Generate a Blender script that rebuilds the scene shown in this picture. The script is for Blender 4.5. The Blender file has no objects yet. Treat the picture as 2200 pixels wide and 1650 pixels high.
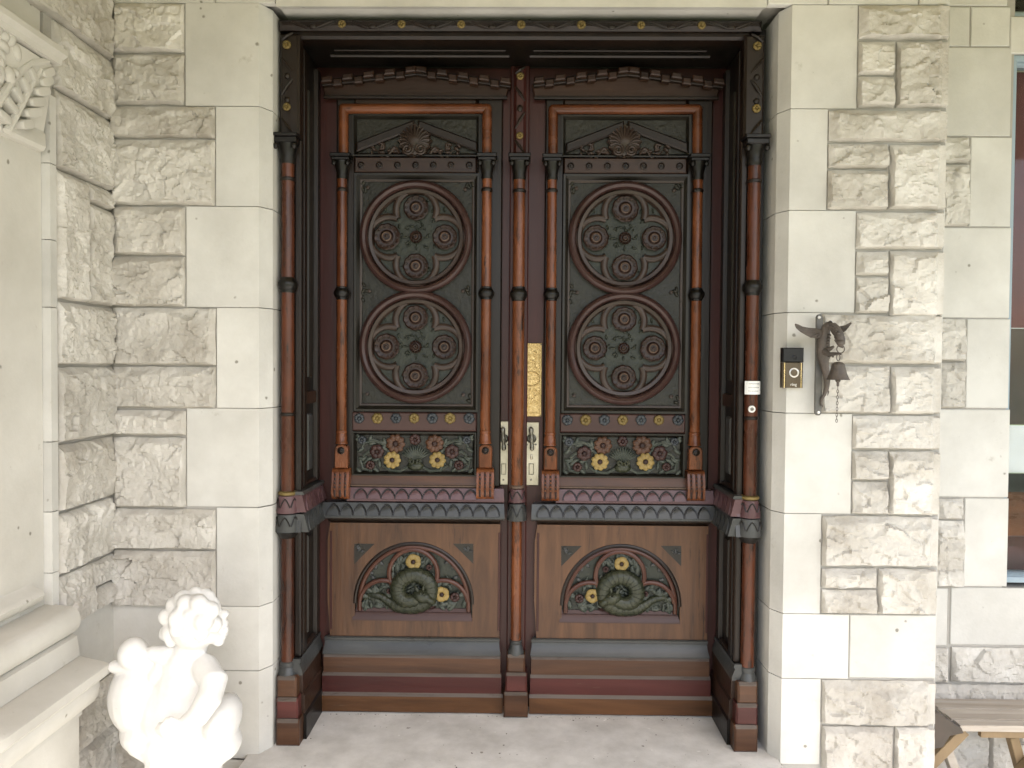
import bpy, bmesh, math, random
from mathutils import Vector, Matrix, noise
R = math.radians
S = bpy.context.scene
COL = S.collection
random.seed(7)

# ------------------------------------------------------------------ camera
F = 1650.0                                  # focal length in photo pixels
CAMZ = 1.251
YAW, PITCH, ROLL = 0.7, -1.35, 0.43
cam = bpy.data.cameras.new('camera'); camo = bpy.data.objects.new('camera', cam); COL.objects.link(camo)
cam.sensor_width = 36; cam.lens = F / 2200 * 36; cam.clip_start = .05; cam.clip_end = 500
CM = Matrix.Rotation(R(YAW), 3, 'Z') @ Matrix.Rotation(R(90 + PITCH), 3, 'X') @ Matrix.Rotation(R(ROLL), 3, 'Z')
camo.location = (0, 0, CAMZ); camo.rotation_euler = CM.to_euler()
S.camera = camo
# ------------------------------------------------------------------ light
SUN_EL, SUN_AZ = 50, 150                    # azimuth clockwise from +Y
w = bpy.data.worlds.new('World'); S.world = w; w.use_nodes = True
nt = w.node_tree; nt.nodes.clear()
sky = nt.nodes.new('ShaderNodeTexSky'); sky.sky_type = 'NISHITA'; sky.sun_disc = False
sky.sun_elevation = R(SUN_EL); sky.sun_rotation = R(SUN_AZ); sky.air_density = 1.0; sky.dust_density = 3.0; sky.ozone_density = 1.0
bgn = nt.nodes.new('ShaderNodeBackground'); bgn.inputs['Strength'].default_value = .13
wo = nt.nodes.new('ShaderNodeOutputWorld')
nt.links.new(sky.outputs[0], bgn.inputs[0]); nt.links.new(bgn.outputs[0], wo.inputs[0])
sl = bpy.data.lights.new('sun', 'SUN'); sl.energy = 4.0; sl.angle = R(3); sl.color = (1, .97, .93)
so = bpy.data.objects.new('sun', sl); COL.objects.link(so)
sd = Vector((math.sin(R(SUN_AZ)) * math.cos(R(SUN_EL)), math.cos(R(SUN_AZ)) * math.cos(R(SUN_EL)), math.sin(R(SUN_EL))))
so.rotation_euler = sd.to_track_quat('Z', 'Y').to_euler(); so.location = sd * 20
S.view_settings.view_transform = 'Standard'; S.view_settings.look = 'None'
S.view_settings.exposure = 1.95; S.view_settings.gamma = 1; S.view_settings.use_curve_mapping = False
S.render.engine = 'CYCLES'
S.cycles.max_bounces = 8; S.cycles.diffuse_bounces = 5
S.cycles.use_denoising = True

# ------------------------------------------------------------------ photo measure -> place
def ray(px, py):
    return CM @ Vector(((px - 1100) / F, -(py - 825) / F, -1))
def W(px, py, Y):
    d = ray(px, py); t = Y / d.y
    return Vector((d.x * t, Y, CAMZ + d.z * t))
def WX(px, py, X):
    d = ray(px, py); t = X / d.x
    return Vector((X, d.y * t, CAMZ + d.z * t))
def rc(x0, y0, x1, y1, Y):
    xm, ym = (x0 + x1) / 2, (y0 + y1) / 2
    return W(x0, ym, Y).x, W(x1, ym, Y).x, W(xm, y1, Y).z, W(xm, y0, Y).z

# ------------------------------------------------------------------ materials
def mat(name, c1, c2=None, rough=.6, scale=8, stretch=(1, 1, 1), bump=.0, bscale=60, metal=0, spec=.5, wear=None, wearamt=.0, dist=0, coat=0):
    m = bpy.data.materials.new(name); m.use_nodes = True
    n = m.node_tree.nodes; l = m.node_tree.links
    b = n['Principled BSDF']
    tc = n.new('ShaderNodeTexCoord'); oi = n.new('ShaderNodeObjectInfo')
    ml = n.new('ShaderNodeMath'); ml.operation = 'MULTIPLY'; ml.inputs[1].default_value = 37
    l.new(oi.outputs['Random'], ml.inputs[0])
    ad = n.new('ShaderNodeVectorMath'); ad.operation = 'ADD'
    l.new(tc.outputs['Object'], ad.inputs[0]); l.new(ml.outputs[0], ad.inputs[1])
    mp = n.new('ShaderNodeMapping'); mp.inputs['Scale'].default_value = stretch
    l.new(ad.outputs[0], mp.inputs[0])
    ns = n.new('ShaderNodeTexNoise'); ns.inputs['Scale'].default_value = scale; ns.inputs['Detail'].default_value = 8
    ns.inputs['Roughness'].default_value = .62; ns.inputs['Distortion'].default_value = dist
    l.new(mp.outputs[0], ns.inputs[0])
    rp = n.new('ShaderNodeValToRGB'); rp.color_ramp.elements[0].position = .32; rp.color_ramp.elements[1].position = .68
    rp.color_ramp.elements[0].color = (*c1, 1); rp.color_ramp.elements[1].color = (*(c2 or c1), 1)
    l.new(ns.outputs['Fac'], rp.inputs[0]); col = rp.outputs[0]
    if wear:
        n2 = n.new('ShaderNodeTexNoise'); n2.inputs['Scale'].default_value = scale * 3.1; n2.inputs['Detail'].default_value = 10; n2.inputs['Roughness'].default_value = .7
        l.new(mp.outputs[0], n2.inputs[0])
        r2 = n.new('ShaderNodeValToRGB'); r2.color_ramp.elements[0].position = .68 - wearamt; r2.color_ramp.elements[1].position = .76 - wearamt * .8
        r2.color_ramp.elements[0].color = (0, 0, 0, 1); r2.color_ramp.elements[1].color = (1, 1, 1, 1)
        l.new(n2.outputs['Fac'], r2.inputs[0])
        mx = n.new('ShaderNodeMix'); mx.data_type = 'RGBA'; mx.inputs['B'].default_value = (*wear, 1)
        l.new(r2.outputs[0], mx.inputs['Factor']); l.new(col, mx.inputs['A']); col = mx.outputs['Result']
    hs = n.new('ShaderNodeHueSaturation'); mr = n.new('ShaderNodeMapRange')
    mr.inputs['To Min'].default_value = .93; mr.inputs['To Max'].default_value = 1.07
    l.new(oi.outputs['Random'], mr.inputs[0]); l.new(mr.outputs[0], hs.inputs['Value']); l.new(col, hs.inputs['Color'])
    l.new(hs.outputs[0], b.inputs['Base Color'])
    rr = n.new('ShaderNodeMapRange'); rr.inputs['To Min'].default_value = max(.05, rough - .1); rr.inputs['To Max'].default_value = min(1, rough + .12)
    l.new(ns.outputs['Fac'], rr.inputs[0]); l.new(rr.outputs[0], b.inputs['Roughness'])
    b.inputs['Metallic'].default_value = metal; b.inputs['Specular IOR Level'].default_value = spec
    if coat: b.inputs['Coat Weight'].default_value = coat; b.inputs['Coat Roughness'].default_value = .35
    if bump:
        nb = n.new('ShaderNodeTexNoise'); nb.inputs['Scale'].default_value = bscale; nb.inputs['Detail'].default_value = 6
        l.new(mp.outputs[0], nb.inputs[0])
        bp = n.new('ShaderNodeBump'); bp.inputs['Strength'].default_value = bump; bp.inputs['Distance'].default_value = .004
        l.new(nb.outputs['Fac'], bp.inputs['Height']); l.new(bp.outputs[0], b.inputs['Normal'])
    return m
GV = (1, 1, .12); GH = (.12, 1, 1)
M = {}
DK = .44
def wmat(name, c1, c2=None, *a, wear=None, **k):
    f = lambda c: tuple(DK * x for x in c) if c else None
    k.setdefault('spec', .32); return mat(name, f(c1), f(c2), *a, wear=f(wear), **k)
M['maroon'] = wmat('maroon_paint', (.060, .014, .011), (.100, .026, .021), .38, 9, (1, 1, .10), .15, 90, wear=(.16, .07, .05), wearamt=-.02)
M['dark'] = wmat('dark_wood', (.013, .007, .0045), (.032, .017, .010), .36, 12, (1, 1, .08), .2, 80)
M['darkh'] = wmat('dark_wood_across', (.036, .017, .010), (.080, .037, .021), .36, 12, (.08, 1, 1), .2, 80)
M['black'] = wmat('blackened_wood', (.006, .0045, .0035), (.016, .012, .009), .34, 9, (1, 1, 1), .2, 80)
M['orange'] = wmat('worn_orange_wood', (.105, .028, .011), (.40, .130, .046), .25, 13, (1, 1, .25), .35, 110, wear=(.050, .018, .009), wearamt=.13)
M['jambshaft'] = wmat('dark_jamb_shaft_wood', (.045, .013, .007), (.20, .058, .023), .27, 13, (1, 1, .25), .35, 110, wear=(.026, .011, .007), wearamt=.13)  # darker than leaf columns: own tone plus recess shade put into the colour
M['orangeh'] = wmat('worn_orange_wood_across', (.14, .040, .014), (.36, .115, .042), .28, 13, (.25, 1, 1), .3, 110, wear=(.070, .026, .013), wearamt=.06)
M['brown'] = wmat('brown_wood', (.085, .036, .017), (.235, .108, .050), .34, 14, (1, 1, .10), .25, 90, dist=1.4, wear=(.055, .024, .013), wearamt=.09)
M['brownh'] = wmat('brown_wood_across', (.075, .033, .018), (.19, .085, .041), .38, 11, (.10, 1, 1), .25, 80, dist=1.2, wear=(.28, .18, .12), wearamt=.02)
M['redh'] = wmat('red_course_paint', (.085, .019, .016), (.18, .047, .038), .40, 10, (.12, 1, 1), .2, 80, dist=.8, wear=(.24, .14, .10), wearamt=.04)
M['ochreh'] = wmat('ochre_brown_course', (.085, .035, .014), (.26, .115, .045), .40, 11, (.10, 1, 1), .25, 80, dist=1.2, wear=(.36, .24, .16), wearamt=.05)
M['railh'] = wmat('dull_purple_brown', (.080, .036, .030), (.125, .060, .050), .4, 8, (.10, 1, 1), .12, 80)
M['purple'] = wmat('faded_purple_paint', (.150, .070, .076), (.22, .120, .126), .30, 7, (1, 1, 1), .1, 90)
M['slate'] = wmat('slate_grey_paint', (.064, .067, .066), (.122, .125, .122), .30, 7, (.5, 1, 1), .15, 90, wear=(.15, .14, .125), wearamt=0)
M['mould'] = wmat('greenish_dark_moulding', (.018, .015, .011), (.036, .030, .022), .34, 9, GV, .1, 80)
M['green'] = wmat('dark_green_ground', (.022, .020, .013), (.042, .041, .028), .40, 30, (1, 1, 1), .9, 60)
M['leaf'] = wmat('painted_leaf_green', (.058, .075, .058), (.150, .165, .135), .45, 22, (1, 1, 1), .3, 90, wear=(.12, .10, .085), wearamt=.06)
M['moss'] = wmat('mossy_carved_ground', (.026, .032, .022), (.060, .068, .048), .42, 25, (1, 1, 1), .8, 70)
M['serpent'] = wmat('serpent_green', (.030, .038, .022), (.085, .090, .052), .34, 16, (1, 1, 1), .8, 70, wear=(.16, .155, .115), wearamt=.05)
M['yellow'] = wmat('petal_yellow', (.40, .27, .075), (.58, .42, .15), .5, 30, wear=(.30, .19, .10), wearamt=.05)
M['gold'] = wmat('dull_gold', (.24, .165, .045), (.38, .27, .09), .45, 40, metal=.15, wear=(.10, .07, .04), wearamt=.05)
M['bluegrey'] = wmat('blue_grey_paint', (.050, .060, .072), (.090, .100, .110), .4, 30)
M['plumflower'] = wmat('plum_petals', (.050, .018, .016), (.095, .040, .032), .42, 30)
M['brownflower'] = wmat('brown_petals', (.10, .042, .020), (.18, .080, .042), .42, 30)
M['ledge'] = wmat('rubbed_dusty_edge', (.15, .115, .095), (.24, .19, .16), .5, 20, GH, .2, 80, wear=(.10, .06, .045), wearamt=.1)  # ledge tops: light catching the edge put into the colour, with some dust
M['heart'] = wmat('flower_heart', (.035, .016, .014), (.060, .026, .020), .55, 40)
M['rosette'] = wmat('dark_red_rosette', (.026, .010, .006), (.050, .020, .012), .34, 40)
M['ringpale'] = wmat('rubbed_ring', (.17, .11, .08), (.24, .16, .115), .45, 40)
M['medring'] = wmat('medallion_ring', (.064, .030, .026), (.110, .056, .049), .32, 12)
M['tracery'] = wmat('tracery_grey_brown', (.052, .032, .024), (.090, .058, .045), .34, 12)
M['arch'] = wmat('arch_red_brown', (.105, .036, .022), (.170, .068, .042), .36, 12)
M['lock'] = mat('aged_nickel_plate', (.30, .27, .21), (.44, .40, .32), .36, 14, metal=.75, bump=.05, wear=(.2, .18, .13), wearamt=.02)
M['lockdark'] = mat('dark_handle_metal', (.06, .055, .045), (.20, .19, .16), .3, 20, metal=.8)
M['brass'] = mat('polished_brass', (.34, .23, .08), (.68, .52, .26), .34, 90, metal=.9, bump=.9, bscale=220, wear=(.16, .10, .035), wearamt=.10)
M['iron'] = mat('rusty_cast_iron', (.048, .039, .033), (.100, .080, .066), .6, 30, bump=.4, bscale=120, wear=(.13, .075, .045), wearamt=.03)
M['plate'] = mat('grey_iron_strap', (.075, .072, .066), (.13, .122, .11), .5, 20, bump=.2, metal=.3, wear=(.12, .075, .05), wearamt=.03)
M['bellblack'] = mat('gloss_black_plastic', (.004, .004, .005), (.007, .007, .008), .35, 5, spec=.3)
M['bronze'] = mat('brushed_bronze', (.07, .052, .032), (.10, .075, .046), .4, 20, (6, 1, .3), metal=.5)
M['bronzebright'] = mat('bright_bronze_edge', (.60, .47, .24), (.75, .60, .34), .25, 20, metal=.8)
M['silver'] = mat('pale_button_ring', (.55, .53, .50), (.7, .68, .65), .3, 20, metal=.5)
M['paper'] = mat('white_paper', (.72, .72, .70), (.80, .80, .78), .7, 10)
M['ink'] = mat('faded_ink', (.16, .17, .18), (.24, .25, .26), .8, 10)
M['white'] = mat('white_plastic', (.75, .75, .72), (.82, .82, .8), .35, 10)
M['statue'] = mat('white_painted_cast_stone', (.55, .54, .52), (.66, .65, .63), .6, 9, bump=.3, bscale=50, wear=(.42, .40, .37), wearamt=.02)
M['blueframe'] = mat('pale_blue_window_paint', (.20, .26, .30), (.25, .31, .35), .5, 12, GV, .1)
M['bench'] = mat('weathered_bench_plank', (.26, .22, .175), (.47, .42, .36), .7, 14, (.07, 1, 1), .4, 70, wear=(.12, .095, .07), wearamt=.07, dist=.6)
M['benchleg'] = mat('brown_bench_leg', (.17, .115, .06), (.27, .19, .10), .65, 9, (1, 1, .3), .3, 70)
M['benchdark'] = mat('dark_dull_brown', (.05, .04, .03), (.08, .06, .045), .7, 9)
M['redblind'] = mat('dull_red_blind', (.11, .032, .034), (.15, .046, .046), .8, 9)
M['grass'] = mat('garden_grass', (.075, .095, .030), (.105, .12, .045), .9, 3, bump=.5)
M['ceil'] = mat('cream_painted_boards', (.40, .32, .17), (.46, .38, .21), .7, 4, GH)

def stone(name, c1, c2, stain, bump, pits=True, scale=4.2):
    m = mat(name, c1, c2, .85, scale, (1, 1, 1), bump, 95, spec=.2, wear=stain, wearamt=.04)
    n = m.node_tree.nodes; l = m.node_tree.links; b = n['Principled BSDF']
    src = b.inputs['Base Color'].links[0].from_socket
    mp = [x for x in n if x.type == 'MAPPING'][0]
    if pits:
        v = n.new('ShaderNodeTexVoronoi'); v.inputs['Scale'].default_value = 12; l.new(mp.outputs[0], v.inputs['Vector'])
        r = n.new('ShaderNodeValToRGB'); r.color_ramp.elements[0].position = .10; r.color_ramp.elements[1].position = .145
        r.color_ramp.elements[0].color = (.30, .28, .24, 1); r.color_ramp.elements[1].color = (1, 1, 1, 1)
        nz = n.new('ShaderNodeTexNoise'); nz.inputs['Scale'].default_value = 55; l.new(mp.outputs[0], nz.inputs['Vector'])
        mm = n.new('ShaderNodeMath'); mm.operation = 'MULTIPLY_ADD'; mm.inputs[1].default_value = .14; l.new(nz.outputs['Fac'], mm.inputs[0]); l.new(v.outputs['Distance'], mm.inputs[2])
        l.new(mm.outputs[0], r.inputs[0])
        mx = n.new('ShaderNodeMix'); mx.data_type = 'RGBA'; mx.blend_type = 'MULTIPLY'; mx.inputs['Factor'].default_value = .8
        l.new(src, mx.inputs['A']); l.new(r.outputs[0], mx.inputs['B']); l.new(mx.outputs['Result'], b.inputs['Base Color'])
    return m
M['ashlar'] = stone('smooth_limestone', (.45, .436, .402), (.56, .548, .512), (.40, .378, .338), .22)
M['rock'] = stone('rock_faced_limestone', (.35, .322, .278), (.585, .562, .52), (.29, .262, .22), .9, False)
M['mortar'] = stone('grey_mortar', (.30, .285, .255), (.37, .355, .325), (.25, .235, .21), .5, False)
M['carved'] = stone('carved_stone', (.44, .42, .375), (.53, .51, .465), (.37, .34, .29), .14)
M['floor'] = stone('worn_pale_step', (.48, .465, .44), (.66, .645, .62), (.80, .79, .76), .5, True, 9)
M['floor2'] = stone('porch_flagstone', (.42, .40, .36), (.50, .48, .44), (.36, .33, .28), .3)
gm = bpy.data.materials.new('window_glass'); gm.use_nodes = True
gb = gm.node_tree.nodes['Principled BSDF']; gb.inputs['Transmission Weight'].default_value = 1; gb.inputs['Roughness'].default_value = .03; gb.inputs['IOR'].default_value = 1.22
gb.inputs['Base Color'].default_value = (.9, .93, .93, 1)
gn = gm.node_tree.nodes.new('ShaderNodeTexNoise'); gn.inputs['Scale'].default_value = 3
gr = gm.node_tree.nodes.new('ShaderNodeMapRange'); gr.inputs['To Min'].default_value = .02; gr.inputs['To Max'].default_value = .06
gm.node_tree.links.new(gn.outputs[0], gr.inputs[0]); gm.node_tree.links.new(gr.outputs[0], gb.inputs['Roughness'])
M['glass'] = gm

# ------------------------------------------------------------------ builders
def tag(o, label=None, cat=None, group=None, kind=None):
    if label: o['label'] = label
    if cat: o['category'] = cat
    if group: o['group'] = group
    if kind: o['kind'] = kind
    return o
def empty(name, loc=(0, 0, 0), label=None, cat=None, group=None):
    o = bpy.data.objects.new(name, None); o.empty_display_size = .05; COL.objects.link(o); o.location = loc
    return tag(o, label, cat, group)
def new(name, me, parent=None, loc=(0, 0, 0)):
    o = bpy.data.objects.new(name, me); COL.objects.link(o); o.location = loc
    if parent: o.parent = parent
    return o
class MB:
    def __init__(s): s.v = []; s.f = []; s.m = []; s.cur = 0
    def add(s, vs, fs):
        k = len(s.v); s.v += [tuple(v) for v in vs]; s.f += [tuple(i + k for i in f) for f in fs]; s.m += [s.cur] * len(fs)
    def mesh(s, name, mats, smooth=38):
        me = bpy.data.meshes.new(name); me.from_pydata(s.v, [], s.f)
        if not isinstance(mats, (list, tuple)): mats = [mats]
        for q in mats: me.materials.append(M[q])
        me.polygons.foreach_set('material_index', s.m)
        bm = bmesh.new(); bm.from_mesh(me); bmesh.ops.recalc_face_normals(bm, faces=bm.faces); bm.to_mesh(me); bm.free()
        if smooth:
            me.shade_smooth(); me.set_sharp_from_angle(angle=R(smooth))
        me.update(); return me
    def build(s, name, mats, parent=None, loc=(0, 0, 0), smooth=38):
        return new(name, s.mesh(name, mats, smooth), parent, loc)
    # polygon in (x,z), counter-clockwise seen from the camera, from depth yb (back) to yf (front, smaller y)
    def prism(s, poly, yb, yf, bev=0, yfun=None, back=True):
        n = len(poly); pts = [Vector(p) for p in poly]
        def ins(d):
            out = []
            for i in range(n):
                a, b, c = pts[i - 1], pts[i], pts[(i + 1) % n]
                e1 = (b - a); e2 = (c - b)
                if e1.length < 1e-9 or e2.length < 1e-9: out.append(b); continue
                e1.normalize(); e2.normalize()
                n1 = Vector((-e1.y, e1.x)); n2 = Vector((-e2.y, e2.x)); q = n1 + n2
                if q.length < 1e-6: out.append(b + n1 * d); continue
                q.normalize(); out.append(b + q * (d / max(.35, q.dot(n1))))
            return out
        g = yfun or (lambda x, z: 0)
        rings = [[(p.x, yb + g(p.x, p.y), p.y) for p in pts]]
        if bev:
            rings.append([(p.x, yf + bev + g(p.x, p.y), p.y) for p in pts])
            rings.append([(p.x, yf + g(p.x, p.y), p.y) for p in ins(bev)])
        else:
            rings.append([(p.x, yf + g(p.x, p.y), p.y) for p in pts])
        vs = sum(rings, []); fs = []
        for r in range(len(rings) - 1):
            for i in range(n):
                j = (i + 1) % n; fs.append((r * n + i, r * n + j, r * n + n + j, r * n + n + i))
        fs.append(tuple((len(rings) - 1) * n + i for i in range(n)))
        if back: fs.append(tuple(reversed(range(n))))
        s.add(vs, fs)
    def rect(s, x0, x1, z0, z1, yb, yf, bev=0, yfun=None):
        s.prism([(x0, z0), (x1, z0), (x1, z1), (x0, z1)], yb, yf, bev, yfun)
    def frame(s, x0, x1, z0, z1, wd, yb, yf, bev=.004, inner=None):
        # mitred frame; outer edge height yf, inner edge height inner
        iy = yf if inner is None else inner
        o = [(x0, z0), (x1, z0), (x1, z1), (x0, z1)]; i = [(x0 + wd, z0 + wd), (x1 - wd, z0 + wd), (x1 - wd, z1 - wd), (x0 + wd, z1 - wd)]
        m1 = [(x0 + wd * .35, z0 + wd * .35), (x1 - wd * .35, z0 + wd * .35), (x1 - wd * .35, z1 - wd * .35), (x0 + wd * .35, z1 - wd * .35)]
        rs = [[(a, yb, b) for a, b in o], [(a, yf, b) for a, b in o], [(a, yf, b) for a, b in m1], [(a, iy, b) for a, b in i], [(a, yb, b) for a, b in i]]
        vs = sum(rs, []); fs = []
        for r in range(4):
            for k in range(4):
                j = (k + 1) % 4; fs.append((r * 4 + k, r * 4 + j, r * 4 + 4 + j, r * 4 + 4 + k))
        for k in range(4):
            j = (k + 1) % 4; fs.append((k, j, 16 + j, 16 + k))
        s.add(vs, fs)
    def lathe_z(s, cx, cy, prof, n=20):
        vs = []; fs = []
        for r, z in prof:
            for i in range(n):
                a = 2 * math.pi * i / n; vs.append((cx + r * math.cos(a), cy + r * math.sin(a), z))
        for k in range(len(prof) - 1):
            for i in range(n):
                j = (i + 1) % n; fs.append((k * n + i, k * n + j, k * n + n + j, k * n + n + i))
        fs.append(tuple(range(n))); fs.append(tuple((len(prof) - 1) * n + i for i in range(n)))
        s.add(vs, fs)
    def lathe_y(s, cx, cz, y0, prof, n=24, mod=None, cap=True):
        # prof: (r, d): d towards the camera from y0
        vs = []; fs = []
        for r, d in prof:
            for i in range(n):
                a = 2 * math.pi * i / n; q = r * (mod(a, r) if mod else 1)
                vs.append((cx + q * math.cos(a), y0 - d, cz + q * math.sin(a)))
        for k in range(len(prof) - 1):
            for i in range(n):
                j = (i + 1) % n; fs.append((k * n + i, k * n + j, k * n + n + j, k * n + n + i))
        if cap: fs.append(tuple((len(prof) - 1) * n + i for i in range(n)))
        s.add(vs, fs)
    def tube(s, pts, rad, n=8, closed=False, flat=1.0, cap=True):
        P = [Vector(p) for p in pts]; N = len(P); vs = []; fs = []
        rr = rad if isinstance(rad, (list, tuple)) else [rad] * N
        for k in range(N):
            a = P[k - 1] if (k or closed) else P[k]; b = P[(k + 1) % N] if (k < N - 1 or closed) else P[k]
            t = (b - a); t = t.normalized() if t.length > 1e-9 else Vector((1, 0, 0))
            u = Vector((0, 1, 0)); u = u - t * u.dot(t)
            if u.length < 1e-3: u = Vector((1, 0, 0)) - t * t.x
            u.normalize(); v = t.cross(u)
            for i in range(n):
                q = 2 * math.pi * i / n; vs.append(P[k] + u * (rr[k] * flat * math.cos(q)) + v * (rr[k] * math.sin(q)))
        for k in range(N - (0 if closed else 1)):
            k2 = (k + 1) % N
            for i in range(n):
                j = (i + 1) % n; fs.append((k * n + i, k * n + j, k2 * n + j, k2 * n + i))
        if cap and not closed: fs.append(tuple(range(n))); fs.append(tuple((N - 1) * n + i for i in range(n)))
        s.add(vs, fs)
    def ell(s, c, r, rot=None, nu=10, nv=6):
        c = Vector(c); vs = []; fs = []
        for k in range(nv + 1):
            th = math.pi * k / nv
            for i in range(nu):
                ph = 2 * math.pi * i / nu
                p = Vector((r[0] * math.sin(th) * math.cos(ph), r[1] * math.sin(th) * math.sin(ph), r[2] * math.cos(th)))
                vs.append(c + (rot @ p if rot else p))
        for k in range(nv):
            for i in range(nu):
                j = (i + 1) % nu; fs.append((k * nu + i, k * nu + j, k * nu + nu + j, k * nu + nu + i))
        s.add(vs, fs)
    def petal(s, cx, cz, y, ang, r0, r1, wd, th):
        rot = Matrix.Rotation(-ang, 3, 'Y')
        rm = (r0 + r1) / 2
        s.ell((cx + rm * math.cos(ang), y, cz + rm * math.sin(ang)), ((r1 - r0) / 2, th, wd), rot, 8, 5)
    def box(s, x0, x1, y0, y1, z0, z1):
        s.add([(x0, y0, z0), (x1, y0, z0), (x1, y1, z0), (x0, y1, z0), (x0, y0, z1), (x1, y0, z1), (x1, y1, z1), (x0, y1, z1)],
              [(0, 1, 5, 4), (1, 2, 6, 5), (2, 3, 7, 6), (3, 0, 4, 7), (4, 5, 6, 7), (3, 2, 1, 0)])
    def ext_x(s, prof, x0, x1, cut0=0, cut1=0):
        # prof: (y,z) closed polygon; cut: end shift per metre of forward depth (splayed ends)
        n = len(prof); yb = max(p[0] for p in prof)
        vs = [(x0 - cut0 * (yb - y), y, z) for y, z in prof] + [(x1 + cut1 * (yb - y), y, z) for y, z in prof]
        fs = [(i, (i + 1) % n, n + (i + 1) % n, n + i) for i in range(n)] + [tuple(range(n)), tuple(range(2 * n - 1, n - 1, -1))]
        s.add(vs, fs)
    def ext_y(s, prof, y0, y1):
        n = len(prof)
        vs = [(x, y0, z) for x, z in prof] + [(x, y1, z) for x, z in prof]
        fs = [(i, (i + 1) % n, n + (i + 1) % n, n + i) for i in range(n)] + [tuple(range(n)), tuple(range(2 * n - 1, n - 1, -1))]
        s.add(vs, fs)
def gothic(x0, x1, z0, z1, n=5):
    # pointed-arch plate, CCW from the front
    w_ = x1 - x0; A = 76; r = w_ / 2 / (1 - math.cos(R(A))); k = (z1 - z0) * .93 / math.sin(R(A)); zs = z0 + (z1 - z0) * .07
    pts = [(x0, z0), (x1, z0)]
    pts += [(x1 - r + r * math.cos(R(A) * t / n), zs + k * math.sin(R(A) * t / n)) for t in range(n + 1)]
    pts += [(x0 + r - r * math.cos(R(A) * t / n), zs + k * math.sin(R(A) * t / n)) for t in range(n - 1, -1, -1)]
    return pts
def copy_tree(o, parent=None):
    c = o.copy(); COL.objects.link(c); c.parent = parent
    for ch in [q for q in bpy.data.objects if q.parent == o]: copy_tree(ch, c)
    return c

# ================================================================== SETTING
YW = 2.43          # front stone face
YR = 2.733         # recessed stone face on the right
XL = W(240, 800, YW).x     # side wall on the left
LOW = -.33         # porch floor
b = MB(); b.box(-300, 300, -300, 300, LOW - .5, LOW - .16); tag(b.build('ground', 'grass', smooth=0), kind='structure')
b = MB(); b.box(-1.9, 4.4, -1.6, 3.2, LOW - .15, LOW); tag(b.build('porch_floor', 'floor2', smooth=0), kind='structure')
# door step between the piers
sx0, sx1 = W(535, 1640, YW).x, W(1672, 1640, YW).x
b = MB(); b.prism([(sx0, LOW + .001), (sx1, LOW + .001), (sx1, 0), (sx0, 0)], 3.1, 2.30, .012); tag(b.build('door_step', 'floor', smooth=0), kind='structure')
b = MB(); b.box(-1.9, 3.9, -.12, 3.2, 2.78, 2.9)
tag(b.build('ceiling', 'ceil', smooth=0), kind='structure')  # unseen porch roof, its front edge set to shade the upper wall

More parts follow.
